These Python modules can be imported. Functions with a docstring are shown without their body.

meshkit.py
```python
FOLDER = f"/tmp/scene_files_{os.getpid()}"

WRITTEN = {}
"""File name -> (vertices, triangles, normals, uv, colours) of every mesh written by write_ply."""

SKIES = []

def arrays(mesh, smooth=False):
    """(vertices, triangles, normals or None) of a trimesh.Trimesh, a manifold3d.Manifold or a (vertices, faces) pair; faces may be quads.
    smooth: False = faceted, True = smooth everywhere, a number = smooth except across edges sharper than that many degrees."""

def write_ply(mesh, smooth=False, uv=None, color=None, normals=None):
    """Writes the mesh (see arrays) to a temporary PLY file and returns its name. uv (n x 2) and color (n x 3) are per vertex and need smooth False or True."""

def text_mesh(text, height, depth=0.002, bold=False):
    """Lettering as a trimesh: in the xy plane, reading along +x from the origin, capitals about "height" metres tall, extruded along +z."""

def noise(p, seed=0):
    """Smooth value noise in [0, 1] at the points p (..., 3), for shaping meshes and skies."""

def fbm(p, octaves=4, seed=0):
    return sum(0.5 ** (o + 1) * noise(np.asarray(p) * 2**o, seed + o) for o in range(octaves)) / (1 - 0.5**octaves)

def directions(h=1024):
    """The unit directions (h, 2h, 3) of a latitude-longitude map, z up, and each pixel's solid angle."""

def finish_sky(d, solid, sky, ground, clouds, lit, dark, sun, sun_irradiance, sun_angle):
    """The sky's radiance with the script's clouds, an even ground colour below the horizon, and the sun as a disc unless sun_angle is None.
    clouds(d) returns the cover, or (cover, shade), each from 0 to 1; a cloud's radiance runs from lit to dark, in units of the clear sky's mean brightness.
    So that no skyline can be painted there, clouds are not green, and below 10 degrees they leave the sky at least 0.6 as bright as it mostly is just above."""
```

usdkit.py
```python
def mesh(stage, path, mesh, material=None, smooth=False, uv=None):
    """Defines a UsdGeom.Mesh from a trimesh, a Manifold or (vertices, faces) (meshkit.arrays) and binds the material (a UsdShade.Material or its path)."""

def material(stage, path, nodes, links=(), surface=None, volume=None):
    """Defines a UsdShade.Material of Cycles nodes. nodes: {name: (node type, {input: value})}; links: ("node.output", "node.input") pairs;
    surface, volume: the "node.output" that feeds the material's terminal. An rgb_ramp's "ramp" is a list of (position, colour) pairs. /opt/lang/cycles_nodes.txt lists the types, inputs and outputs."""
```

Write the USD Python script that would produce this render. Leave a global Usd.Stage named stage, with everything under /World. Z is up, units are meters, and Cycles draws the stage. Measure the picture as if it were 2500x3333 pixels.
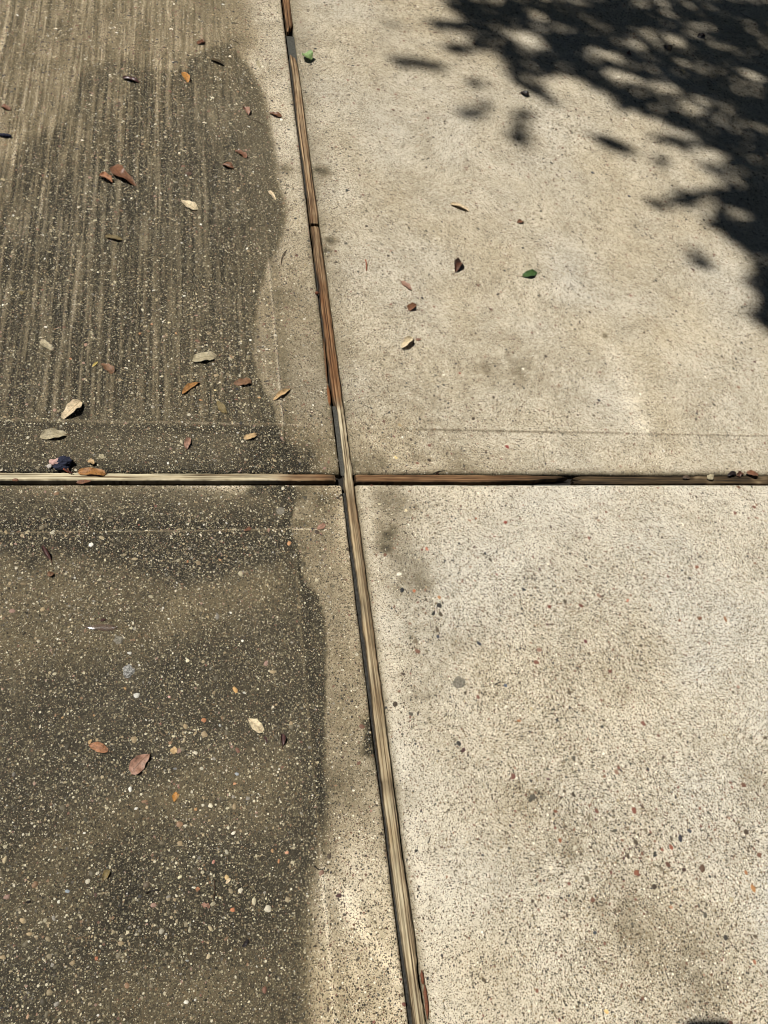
import math, random
import numpy as np
import trimesh
import usdkit, meshkit
from pxr import Usd, UsdGeom, UsdLux, UsdShade, Gf, Sdf, Vt

stage = Usd.Stage.CreateInMemory()
UsdGeom.SetStageUpAxis(stage, UsdGeom.Tokens.z)
UsdGeom.SetStageMetersPerUnit(stage, 1.0)
UsdGeom.Xform.Define(stage, "/World")
UsdGeom.Scope.Define(stage, "/World/Looks")

# ------------------------------------------------------------------ camera, sky, sun
H = 1.35                                        # the phone is held at chest height
CAM_R = np.array([[0.96943442, 0.00788402, -0.24522388],
                  [-0.13137714, 0.86080062, -0.49169333],
                  [0.20721235, 0.50888125, 0.83552553]])      # camera axes (columns) in the world
CAM_P = np.array([-0.244634 * H, -0.648106 * H, H])
FOC = 2604.99
cam = UsdGeom.Camera.Define(stage, "/World/camera")
m4 = np.eye(4); m4[:3, :3] = CAM_R.T; m4[3, :3] = CAM_P
cam.AddTransformOp().Set(Gf.Matrix4d(m4.tolist()))
cam.CreateHorizontalApertureAttr(36.0); cam.CreateVerticalApertureAttr(48.0)
cam.CreateFocalLengthAttr(FOC / 2500 * 36.0)
cam.CreateClippingRangeAttr(Gf.Vec2f(0.01, 500.0))
cam.GetPrim().CreateAttribute("exposure", Sdf.ValueTypeNames.Float).Set(0.0)

TO_SUN = np.array([-0.575, 0.105, 1.0]); TO_SUN /= np.linalg.norm(TO_SUN)
dome = UsdLux.DomeLight.Define(stage, "/World/sky")
sky_mat = usdkit.material(stage, "/World/Looks/sky", {
    "sky": ("sky_texture", {"sky_type": "single_scattering", "sun_disc": False,
                            "sun_elevation": float(math.asin(TO_SUN[2])),
                            "sun_rotation": float(math.atan2(TO_SUN[0], TO_SUN[1])),
                            "air_density": 0.18, "aerosol_density": 0.12, "ozone_density": 0.3}),
    "bg": ("background_shader", {"strength": 0.05})}, [("sky.color", "bg.color")], surface="bg.background")
UsdShade.MaterialBindingAPI.Apply(dome.GetPrim()).Bind(sky_mat)
dome.GetPrim().SetCustomDataByKey("kind", "structure")
sun = UsdLux.DistantLight.Define(stage, "/World/sun")
sun.CreateIntensityAttr(1.25); sun.CreateAngleAttr(0.53); sun.CreateNormalizeAttr(True)
sun.CreateColorAttr(Gf.Vec3f(1.0, 0.97, 0.915))
zc = TO_SUN; xc = np.cross([0, 0, 1.0], zc); xc /= np.linalg.norm(xc); yc = np.cross(zc, xc)
ms = np.eye(4); ms[0, :3], ms[1, :3], ms[2, :3] = xc, yc, zc
sun.AddTransformOp().Set(Gf.Matrix4d(ms.tolist()))

# ------------------------------------------------------------------ helpers
RNG = np.random.default_rng(7)
USED = {}


def numbered(parent, name):
    k = (parent, name)
    n = USED.get(k, 0); USED[k] = n + 1
    return f"{parent}/{name}" if n == 0 else f"{parent}/{name}_{n:03d}"


def tag(p, label=None, cat=None, group=None, kind=None):
    p = p.GetPrim() if hasattr(p, "GetPrim") else p
    for k, v in (("label", label), ("category", cat), ("group", group), ("kind", kind)):
        if v:
            p.SetCustomDataByKey(k, v)
    return p


def thing(name, label, cat, group=None, kind=None, loc=(0, 0, 0)):
    x = UsdGeom.Xform.Define(stage, numbered("/World", name))
    if any(loc):
        x.AddTranslateOp().Set(Gf.Vec3d(*map(float, loc)))
    return tag(x, label, cat, group, kind)


def obj(name, mesh, mat, parent="/World", smooth=False, uv=None, attrs=None):
    if hasattr(parent, "GetPath"):
        parent = str(parent.GetPath())
    m = usdkit.mesh(stage, numbered(parent, name), mesh, mat, smooth, uv)
    for k, (v, typ) in (attrs or {}).items():
        pv = UsdGeom.PrimvarsAPI(m).CreatePrimvar(k, typ, "vertex")
        pv.Set(Vt.Vec3fArray.FromNumpy(np.asarray(v, np.float32)))
    return m.GetPrim()


C3 = Sdf.ValueTypeNames.Color3fArray


def lin(*c):
    c = np.array(c, float) / 255
    return tuple(np.where(c <= 0.04045, c / 12.92, ((c + 0.055) / 1.055) ** 2.4))


def ground(p):
    """Points of the pavement seen at the photograph's pixels (2500 wide)."""
    p = np.atleast_2d(np.asarray(p, float))
    d = np.stack([p[:, 0] - 1250, -(p[:, 1] - 1666.5), -np.full(len(p), FOC)], 1) @ CAM_R.T
    return CAM_P[:2] + d[:, :2] * (H / -d[:, 2:3])


def gd(p):                     # the same for an overview 1659 pixels wide
    return ground(np.atleast_2d(np.asarray(p, float)) * (2500 / 1659))


CROPS = {1: (0, 0), 2: (1250, 0), 3: (0, 900), 4: (1250, 800), 5: (0, 1600), 6: (1250, 1600), 7: (0, 2433), 8: (1250, 2433)}


def gc(r, x, y):               # the same for enlarged crops of it
    return ground([[CROPS[r][0] + x / 1.3272, CROPS[r][1] + y / 1.3272]])[0]


def smoothstep(a, b, x):
    t = np.clip((x - a) / (b - a), 0, 1)
    return t * t * (3 - 2 * t)


def n2(x, y, s, seed=0, octv=3):
    return meshkit.fbm(np.stack([np.asarray(x) * s, np.asarray(y) * s, np.zeros_like(x) + 0.37 * seed], -1), octv, seed)


def signed(poly, x, y):
    """Signed distance to a polygon (positive inside), vectorised."""
    poly = np.asarray(poly); best = np.full(np.shape(x), 1e9); inside = np.zeros(np.shape(x), bool)
    for (ax, ay), (bx, by) in zip(poly, np.roll(poly, -1, 0)):
        ex, ey = bx - ax, by - ay
        t = np.clip(((x - ax) * ex + (y - ay) * ey) / (ex * ex + ey * ey + 1e-12), 0, 1)
        best = np.minimum(best, np.hypot(x - ax - t * ex, y - ay - t * ey))
        c = (ay > y) != (by > y)
        inside ^= c & (x < ex * (y - ay) / (by - ay + 1e-12) + ax)
    return np.where(inside, best, -best)


W = 0.0198 * H                 # width of the joints
GX, GY = W / 2, W / 2

# ------------------------------------------------------------------ materials
L = "/World/Looks/"


def plain(name, col, rough=0.7, noise=None, amt=0.3, bump=0.0, scale=300, spec=0.3):
    nodes = {"p": ("principled_bsdf", {"roughness": rough, "base_color": col, "specular_ior_level": spec})}
    links = []
    nodes["g"] = ("geometry", {})
    nodes["n"] = ("noise_texture", {"scale": noise or scale, "detail": 4, "roughness": 0.65})
    c = np.array(col)
    nodes["r"] = ("rgb_ramp", {"ramp": [(0.3, tuple(c * (1 - amt))), (0.5, tuple(c)), (0.7, tuple(np.clip(c * (1 + amt), 0, 0.95)))]})
    links += [("g.position", "n.vector"), ("n.fac", "r.fac"), ("r.color", "p.base_color")]
    if bump:
        nodes["b"] = ("bump", {"strength": 1.0, "distance": bump})
        links += [("n.fac", "b.height"), ("b.normal", "p.normal")]
    return usdkit.material(stage, L + name, nodes, links, surface="p.BSDF")


TONES = [(0.0, (0.78, 0.76, 0.69)), (0.15, (0.65, 0.625, 0.55)), (0.35, (0.385, 0.355, 0.285)), (0.6, (0.165, 0.145, 0.104)),
         (0.85, (0.043, 0.039, 0.030)), (1.0, (0.015, 0.0145, 0.012))]


def concrete():
    """Weathered concrete. Attribute mask: r = tone (stains, darker rims, painted light and shade of ridges), g = how exposed its sand and gravel is, b = warm (brown) against grey."""
    N, K = {}, []
    N["g"] = ("geometry", {})
    N["m"] = ("attribute", {"attribute": "mask"})
    N["ms"] = ("separate_color", {"color_type": "rgb"})
    K += [("m.color", "ms.color")]

    def math_(name, op, a, b=None, c=None, clamp=False):
        N[name] = ("math", {"math_type": op, "use_clamp": clamp})
        for i, v in enumerate((a, b, c)):
            if v is None:
                continue
            if isinstance(v, str):
                K.append((v, f"{name}.value{i + 1}"))
            else:
                N[name][1][f"value{i + 1}"] = float(v)
        return name + ".value"

    for nm, sc, det in (("nf", 950, 3), ("nm", 110, 4), ("nl", 16, 4)):
        N[nm] = ("noise_texture", {"scale": sc, "detail": det, "roughness": 0.7})
        K.append(("g.position", nm + ".vector"))
    a = math_("a1", "subtract", "nm.fac", 0.5)
    b = math_("a2", "subtract", "nl.fac", 0.5)
    c = math_("a3", "subtract", "nf.fac", 0.5)
    t = math_("t1", "multiply_add", a, 0.38, "ms.r")
    t = math_("t2", "multiply_add", b, 0.13, t)
    t = math_("t3", "multiply_add", c, 0.60, t, clamp=True)
    N["tone"] = ("rgb_ramp", {"ramp": TONES})
    K.append((t, "tone.fac"))
    # warm or grey
    N["warm"] = ("mix_color", {"blend_type": "multiply", "b": (1.10, 0.97, 0.76)})
    K += [("ms.b", "warm.fac"), ("tone.color", "warm.a")]
    # sand grains
    col = "warm.result"
    h = None
    for i, (sc, lo, hi) in enumerate(((560, 0.20, 0.56), (320, 0.10, 0.54), (190, 0.0, 0.42))):
        v, s = f"v{i}", f"vs{i}"
        N[v] = ("voronoi_texture", {"scale": sc, "feature": "f1", "use_normalize": False})
        N[s] = ("separate_color", {"color_type": "rgb"})
        K += [("g.position", v + ".vector"), (v + ".color", s + ".color")]
        # radius differs from grain to grain and grows with the exposure
        r = math_(f"r{i}a", "multiply_add", s + ".g", hi - lo, lo)
        r = math_(f"r{i}b", "multiply", r, "ms.g")
        d = math_(f"d{i}", "subtract", r, v + ".distance")
        k = math_(f"k{i}", "multiply", d, 13.0, clamp=True)
        N[f"dk{i}"] = ("rgb_ramp", {"interpolate": False, "ramp": [   # grains that show on pale concrete
            (0.0, lin(62, 54, 40)), (0.25, lin(88, 76, 56)), (0.42, lin(50, 45, 37)), (0.56, lin(112, 96, 70)), (0.68, lin(96, 64, 46)),
            (0.75, lin(58, 57, 54)), (0.82, lin(136, 118, 90)), (0.93, lin(238, 230, 210))]})
        N[f"lt{i}"] = ("rgb_ramp", {"interpolate": False, "ramp": [   # and on stained concrete
            (0.0, lin(70, 65, 51)), (0.26, lin(100, 93, 72)), (0.46, lin(46, 43, 35)), (0.64, lin(126, 117, 91)), (0.76, lin(104, 86, 62)),
            (0.84, lin(158, 148, 120)), (0.925, lin(206, 198, 172)), (0.97, lin(92, 88, 80))]})
        N[f"sw{i}"] = ("map_range", {"range_type": "smoothstep", "from_min": 0.30, "from_max": 0.66, "clamp": True})
        N[f"gc{i}"] = ("mix_color", {"blend_type": "mix"})
        N[f"o{i}"] = ("mix_color", {"blend_type": "mix"})
        K += [(s + ".r", f"dk{i}.fac"), (s + ".r", f"lt{i}.fac"), ("ms.r", f"sw{i}.value"), (f"sw{i}.result", f"gc{i}.fac"),
              (f"dk{i}.color", f"gc{i}.a"), (f"lt{i}.color", f"gc{i}.b"),
              (k, f"o{i}.fac"), (col, f"o{i}.a"), (f"gc{i}.result", f"o{i}.b")]
        col = f"o{i}.result"
        hh = math_(f"h{i}", "multiply", k, (0.10, 0.16, 0.30)[i])
        h = hh if h is None else math_(f"ha{i}", "add", h, hh)
    h = math_("hf", "multiply_add", "nf.fac", 1.1, h)
    h = math_("hm", "multiply_add", "nm.fac", 0.8, h)
    N["b"] = ("bump", {"strength": 0.8, "distance": 0.0002})
    N["p"] = ("principled_bsdf", {"roughness": 0.82, "specular_ior_level": 0.22, "diffuse_roughness": 0.4})
    K += [(h, "b.height"), ("b.normal", "p.normal"), (col, "p.base_color")]
    return usdkit.material(stage, L + "weathered_concrete", N, K, surface="p.BSDF")


M_CON = concrete()


def tinted(name, rough=0.6):
    N = {"a": ("attribute", {"attribute": "tint"}), "g": ("geometry", {}), "n": ("noise_texture", {"scale": 500, "detail": 3}),
         "v": ("map_range", {"from_min": 0.25, "from_max": 0.75, "to_min": 0.72, "to_max": 1.25}),
         "x": ("vector_math", {"math_type": "scale"}), "p": ("principled_bsdf", {"roughness": rough, "specular_ior_level": 0.35})}
    return usdkit.material(stage, L + name, N, [("g.position", "n.vector"), ("n.fac", "v.value"), ("a.color", "x.vector1"), ("v.result", "x.scale"),
                                                ("x.vector", "p.base_color")], surface="p.BSDF")


M_STONE = tinted("gravel_stone")


def wood():
    """Weathered timber; attribute wood = (bleached, red-brown, rotten), attribute along = (along, across, 0) in metres."""
    N = {"a": ("attribute", {"attribute": "wood"}), "s": ("separate_color", {}), "c": ("attribute", {"attribute": "along"}),
         "mp": ("mapping", {"scale": (5.0, 380.0, 1.0)}), "n": ("noise_texture", {"scale": 1.0, "detail": 5, "roughness": 0.6}),
         "mp2": ("mapping", {"scale": (22.0, 190.0, 1.0)}), "n2": ("noise_texture", {"scale": 1.0, "detail": 3, "roughness": 0.6}),
         "pale": ("rgb_ramp", {"ramp": [(0.33, lin(36, 28, 20)), (0.405, lin(112, 94, 68)), (0.455, lin(170, 154, 122)), (0.55, lin(204, 192, 160)), (0.72, lin(222, 212, 186))]}),
         "red": ("rgb_ramp", {"ramp": [(0.32, lin(34, 21, 13)), (0.43, lin(100, 66, 38)), (0.52, lin(122, 88, 58)), (0.66, lin(152, 117, 80)), (0.8, lin(176, 143, 104))]}),
         "grey": ("rgb_ramp", {"ramp": [(0.31, lin(32, 26, 19)), (0.41, lin(98, 82, 60)), (0.5, lin(140, 122, 92)), (0.64, lin(180, 162, 126)), (0.8, lin(200, 184, 148))]}),
         "rot": ("rgb_ramp", {"ramp": [(0.28, lin(16, 13, 10)), (0.45, lin(50, 41, 29)), (0.6, lin(84, 67, 44)), (0.8, lin(118, 94, 62))]}),
         "m1": ("mix_color", {"blend_type": "mix"}), "m2": ("mix_color", {"blend_type": "mix"}), "m3": ("mix_color", {"blend_type": "mix"}),
         "v": ("map_range", {"from_min": 0.25, "from_max": 0.75, "to_min": 0.52, "to_max": 1.32}), "x": ("vector_math", {"math_type": "scale"}),
         "b": ("bump", {"strength": 0.9, "distance": 0.0012}),
         "p": ("principled_bsdf", {"roughness": 0.72, "specular_ior_level": 0.25})}
    K = [("a.color", "s.color"), ("c.vector", "mp.vector"), ("mp.vector", "n.vector"), ("c.vector", "mp2.vector"), ("mp2.vector", "n2.vector"),
         ("n.fac", "pale.fac"), ("n.fac", "red.fac"), ("n.fac", "grey.fac"), ("n.fac", "rot.fac"),
         ("s.r", "m1.fac"), ("grey.color", "m1.a"), ("pale.color", "m1.b"), ("s.g", "m2.fac"), ("m1.result", "m2.a"), ("red.color", "m2.b"),
         ("s.b", "m3.fac"), ("m2.result", "m3.a"), ("rot.color", "m3.b"), ("n2.fac", "v.value"), ("m3.result", "x.vector1"), ("v.result", "x.scale"),
         ("x.vector", "p.base_color"), ("n.fac", "b.height"), ("b.normal", "p.normal")]
    return usdkit.material(stage, L + "weathered_wood", N, K, surface="p.BSDF")


M_WOOD = wood()
M_SOIL = plain("joint_soil", (0.022, 0.019, 0.015), 0.9, 400, 0.6, 0.001)
M_TAR = plain("joint_tar", (0.030, 0.028, 0.023), 0.7, 220, 0.7, 0.0015)
M_FILL = plain("joint_sealant", (0.066, 0.064, 0.053), 0.75, 260, 0.45, 0.0008)
M_SLIVER = plain("red_splinter", lin(106, 64, 42), 0.65, 500, 0.4, 0.0004)

# ------------------------------------------------------------------ the pavement: four slabs
# outlines of the stains, in metres on the pavement
ST_UL = gd([(-400, 520), (-200, 420), (0, 345), (60, 300), (128, 262), (150, 205), (190, 138), (262, 126), (330, 150), (385, 150), (440, 100), (500, 90),
            (548, 150), (575, 198), (588, 262), (603, 335), (612, 398), (626, 448), (617, 515), (601, 545), (582, 575), (566, 625), (553, 690),
            (548, 760), (560, 832), (592, 880), (606, 930), (610, 965), (600, 1045), (300, 1045), (0, 1045), (-400, 1045)])
ST_UL2 = gd([(-400, 700), (-60, 560), (60, 480), (180, 400), (250, 300), (330, 240), (430, 240), (520, 300), (560, 400), (560, 540), (530, 640), (470, 700), (380, 800),
             (300, 900), (-400, 900)])
ST_LL = gd([(-400, 1030), (0, 1030), (300, 1030), (600, 1030), (636, 1050), (626, 1143), (652, 1196), (658, 1255), (690, 1288), (703, 1345), (704, 1500), (702, 1600),
            (714, 1700), (716, 1760), (716, 1835), (697, 1900), (690, 1985), (684, 2100), (690, 2300), (-400, 2300)])
BR_LL = [gd(p) for p in (
    [(-300, 1215), (60, 1200), (180, 1205), (270, 1225), (320, 1262), (400, 1262), (470, 1262), (540, 1225), (600, 1205), (636, 1205), (640, 1300), (575, 1322), (520, 1345),
     (430, 1370), (380, 1400), (270, 1420), (160, 1440), (-300, 1440)],
    [(420, 1650), (560, 1600), (640, 1690), (600, 1800), (460, 1760), (380, 1800), (250, 1830), (190, 1960), (60, 1990), (20, 1900), (180, 1760), (300, 1720)],
    [(300, 2080), (520, 2060), (640, 2000), (660, 2212), (420, 2212), (60, 2260), (120, 2180)],)]
DK_LL = gd([(-200, 1150), (300, 1152), (640, 1150), (660, 1190), (600, 1212), (520, 1230), (470, 1252), (400, 1258), (310, 1240), (250, 1210), (100, 1190), (-200, 1210)])
PALE_LL = gd([(700, 1880), (760, 1830), (850, 1880), (900, 2212), (880, 2400), (690, 2400), (684, 2100)])
STRK = gd([(700, 1885), (722, 1895), (790, 1990), (880, 2120), (860, 2120), (780, 2020), (735, 1950)])
BLOTS = [(gd([[x, y]])[0], r, a) for x, y, r, a in (          # grime blotches: overview pixel, radius in metres, strength
    (838, 1150, .022, .34), (832, 1178, .016, .38), (880, 1225, .045, .16), (850, 1085, .04, .20), (905, 1270, .04, .14), (700, 1080, .05, .15), (1325, 770, .025, -.14), (1345, 820, .028, -.2), (1362, 870, .028, -.2), (1385, 920, .035, -.18), (1180, 880, .05, -.06), (1480, 750, .07, -.06), (720, 1060, .03, .16),
    (596, 1055, .018, .55), (560, 1053, .02, .5), (635, 1062, .02, .35), (600, 987, .045, .55), (660, 985, .03, .40), (575, 978, .02, .35),
    (700, 370, .02, .35), (685, 366, .012, .3), (1305, 725, .006, .5), (1100, 820, .12, .05), (1050, 795, .02, .14), (1130, 800, .05, .12), (900, 890, .1, .10),
    (1500, 2100, .08, .18), (1350, 1980, .06, .15), (1180, 1760, .10, .08), (1230, 1830, .02, .15), (1640, 1700, .05, .12), (880, 1720, .03, .10), (960, 1400, .06, .10), (900, 1500, .05, .08),
    (712, 520, .012, .5), (708, 540, .01, .4), (800, 1560, .012, .8), (797, 1590, .010, .75), (803, 1620, .014, .7), (805, 1605, .010, .6), (620, 365, .02, .35), (615, 640, .03, .15),
    (820, 1000, .03, .22), (905, 985, .02, .15), (1000, 1000, .04, .15), (770, 1010, .03, .2), (385, 1290, .03, -.12), (735, 1700, .04, .1))]
BROWN_UL = gd([(-500, -300), (640, -300), (600, 60), (520, 140), (480, 200), (300, 260), (260, 330), (120, 420), (0, 500), (-500, 700)])
TOOL = {"ul": 0.1315, "ll": 0.1190, "ur": 0.1264, "lr": 0.1180}
TOOLX = {"ul": 0.1235, "ll": 0.1227, "ur": 0.150, "lr": 0.160}


def tool_amount(k, x, y, axis):
    base = {"ul": (0.9, 0.9), "ll": (1.2, 0.6), "ur": (0.75, 0.25), "lr": (0.35, 0.35)}[k][axis]
    return base * (0.35 + 1.1 * n2(x, y, 7, 5 + axis))


def streaks(x, y):
    u = x + 0.004 * (n2(x, y, 4, 3) - .5)
    amp = .55 + .9 * n2(x, y, 5, 14)
    ph = 2 * np.pi * u / .0235 + 5.5 * n2(x, y * .05, 9, 15)
    s = 0.22 * (n2(u, y * 0.02, 55, 11, 2) - .5) + amp * (0.42 * (n2(u, y * 0.03, 115, 12, 3) - .5) + 0.62 * (n2(u, y * 0.035, 250, 13, 1) - .5) + .055 * np.sin(ph) * (2.4 * n2(x, y, 9, 16)))
    return s * 2


def surface_z(k, x, y):
    dx, dy = np.abs(x) - GX, np.abs(y) - GY
    r = 0.007
    e = lambda d: np.where(d < r, -(r - np.sqrt(np.maximum(r * r - (r - np.clip(d, 0, r)) ** 2, 0))), 0) - 0.0012 * np.exp(-np.clip(d, 0, 1) / 0.012)
    z = e(dx) + e(dy)
    z = z + 0.0016 * (n2(x, y, 9, 1) - .5) + 0.0009 * (n2(x, y, 45, 2) - .5) + 0.0005 * (n2(x, y, 170, 4, 2) - .5)
    for ax, d, t in ((0, dy, TOOL[k]), (1, dx, TOOLX[k])):
        d = d + GY + 0.004 * (n2(x, y, 5, 21 + ax) - .5) - t
        am = tool_amount(k, x, y, ax) * smoothstep(0.02, .1, (dx if ax == 0 else dy)) * (1 if ax == 0 else (smoothstep(.8, .6, y) if k[1] == "l" or k == "ul" else .3))
        z = z + am * (0.0026 * smoothstep(-0.002, 0.002, d) * np.exp(-np.clip(d, 0, 9) / .06) + 0.0022 * np.exp(-(d / 0.0030) ** 2))
    if k == "ul":
        z = z + 0.0017 * streaks(x, y) * smoothstep(TOOL["ul"] - .01, TOOL["ul"] + .03, dy + GY) * smoothstep(.10, .16, dx)
    return z


def masks(k, x, y):
    dx, dy = np.abs(x) - GX, np.abs(y) - GY
    lowf, mid, hi = n2(x, y, 4.5, 31) - .5, n2(x, y, 17, 32) - .5, n2(x, y, 60, 33) - .5
    jag = .005 * (n2(x, y, 150, 37, 2) - .5)
    wx, wy = x + 0.007 * mid * 2 + .005 * hi * 2 + jag, y + 0.009 * (n2(x, y, 19, 34) - .5) * 2 + jag
    warm = (0.75 if k[1] == "l" else 0.62 if k == "ur" else .42) + 0.9 * lowf
    expo = 0.92 + 0.06 * lowf + .12 * mid
    if k[1] == "l":
        far = smoothstep(0.1, 1.0, y)
        if k == "ul":
            t = 0.50 - 0.26 * smoothstep(.25, .95, y) + 0.24 * mid + .15 * lowf + .12 * hi
            t = t - .06 * np.exp(-dx / .03)
            b = signed(BROWN_UL, wx, wy); bb = smoothstep(-.05, .05, b) * smoothstep(.06, .16, dx)
            t = t * (1 - bb) + bb * (0.50 + .2 * mid)
            warm = warm + .35 * bb
            s = signed(ST_UL, wx, wy)
            edge = smoothstep(-0.003 - .014 * smoothstep(-.22, -.42, x), 0.004 + .014 * smoothstep(-.22, -.42, x) + .02 * far, s)
            dark = 0.80 + .12 * hi + .16 * mid + .20 * lowf + .10 * smoothstep(-.02, .05, signed(ST_UL2, wx, wy)) * far - .05 * far
            t = t * (1 - edge) + (dark + .10 * np.exp(-np.clip(s, 0, 1) / .006)) * edge
            sk = streaks(x, y) * smoothstep(TOOL["ul"] - .01, TOOL["ul"] + .03, dy + GY) * smoothstep(.085, .2, dx)
            t = t - .55 * sk * (0.35 + .65 * smoothstep(-.10, -.5, x)) * (.75 + .25 * edge)
            g = np.exp(-dy / .010)
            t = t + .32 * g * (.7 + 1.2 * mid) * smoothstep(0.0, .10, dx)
        else:
            t = 0.45 + .14 * hi + .24 * mid + .12 * lowf + .12 * smoothstep(-.3, -.6, -y * 0)
            t = t - .30 * np.exp(-dx / .016) * smoothstep(-.5, -.25, y) * smoothstep(-.6, .0, y) - .18 * np.exp(-dx / .02)
            pl = smoothstep(-.10, .06, signed(PALE_LL, wx, wy))
            t = t - pl * .21
            t = t - .17 * smoothstep(-.012, .004, signed(STRK, wx, wy))
            s = signed(ST_LL, wx, wy)
            edge = smoothstep(-0.003, 0.004 + .03 * smoothstep(-.45, -.75, y), s)
            dark = 0.87 + .12 * hi + .20 * mid + .16 * lowf
            for p in BR_LL:
                q = smoothstep(-.05, .05, signed(p, wx, wy))
                dark = dark - .15 * q; warm = warm + .35 * q
            dark = dark + .10 * smoothstep(-.012, .012, signed(DK_LL, wx, wy))
            t = t * (1 - edge) + (dark + .10 * np.exp(-np.clip(s, 0, 1) / .006)) * edge
            tp = np.exp(-dy / .024) * (.4 + 2.2 * (n2(x, y, 12, 35) - .3))      # pale scrubbed rim under the joint
            t = t - .70 * np.clip(tp, 0, 1.1) * smoothstep(-.9, -.3, x) * (1 - .4 * smoothstep(-.2, -.05, x))
        expo = expo + .12 * edge
    else:
        t = 0.19 + .09 * lowf + .13 * mid + .14 * hi
        if k == "ur":
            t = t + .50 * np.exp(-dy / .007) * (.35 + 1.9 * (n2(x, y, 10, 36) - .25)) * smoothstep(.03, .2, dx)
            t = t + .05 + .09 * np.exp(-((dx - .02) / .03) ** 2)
        else:
            t = t - .14 * np.exp(-dx / .03) * (1.2 * n2(x, y, 20, 38)) + .12 * np.exp(-((dx - .07) / .05) ** 2) * smoothstep(-.7, -.1, y)
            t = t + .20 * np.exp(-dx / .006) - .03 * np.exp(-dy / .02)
            expo = expo + .08 * smoothstep(.1, .25, dx) * smoothstep(.1, .2, dy) - .12 * np.exp(-dx / .1)
    for ax, d, tt in ((0, dy, TOOL[k]), (1, dx, TOOLX[k])):
        d = d + GY + 0.004 * (n2(x, y, 5, 21 + ax) - .5) - tt
        am = tool_amount(k, x, y, ax) * smoothstep(0.02, .1, (dx if ax == 0 else dy)) * (1 if ax == 0 else (smoothstep(.8, .6, y) if k[1] == "l" else .3))
        if ax == 1 and k[1] == "l":
            am = am * smoothstep(.10, .13, dy)
        if k == "ur":
            seg = smoothstep(.12, .2, x) * (1 - .55 * smoothstep(.42, .5, x))
            t = t + .30 * am * np.exp(-(d / .0024) ** 2) * seg
        else:
            t = t - ({"ul": .36, "ll": .42}.get(k, .16)) * am * np.exp(-(d / .0026) ** 2)  # worn ridge, also painted pale for its lit crest
            t = t + (.20 + .25 * smoothstep(-.25, -.45, x) if k == "ll" else .13) * am * np.exp(-((d + .012) / .011) ** 2) * (k[1] == "l")  # shade beside the tooled ridge painted in as a dark band
    t = t + .26 * np.exp(-dx / .006) * (.5 + 1.1 * n2(x, y, 40, 39)) + (.12 if k != "lr" else 0) * np.exp(-dy / .005)  # tone darkens towards the slab rims
    for (c, r, a) in BLOTS:
        if (c[0] < 0) == (k[1] == "l") and (c[1] > 0) == (k[0] == "u"):
            d2 = ((wx - c[0]) ** 2 + (wy - c[1]) ** 2) / r ** 2
            t = t + a * np.exp(-d2 * (1 + 1.6 * mid)) * (1 + 1.6 * hi)
    return np.stack([np.clip(t, 0.0, 1.0), np.clip(expo, 0, 1.3), np.clip(warm, 0, 1)], -1)


def lines(lo, hi, fine=()):
    """Grid lines from the joint outwards: fine at the rim, even in view, coarse far away."""
    a = [0, .0006, .0014, .0025, .004, .0055, .0075, .010, .0135]
    d = a[-1]
    while d < hi:
        st = lo(d)
        for c in fine:
            if abs(d - c) < .009:
                st = .0016
        d += st; a.append(d)
    for s in (1.08, 1.2, 1.4):
        d = hi * s; a.append(d)
    a.append(3.4)
    return np.array(a)


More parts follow.
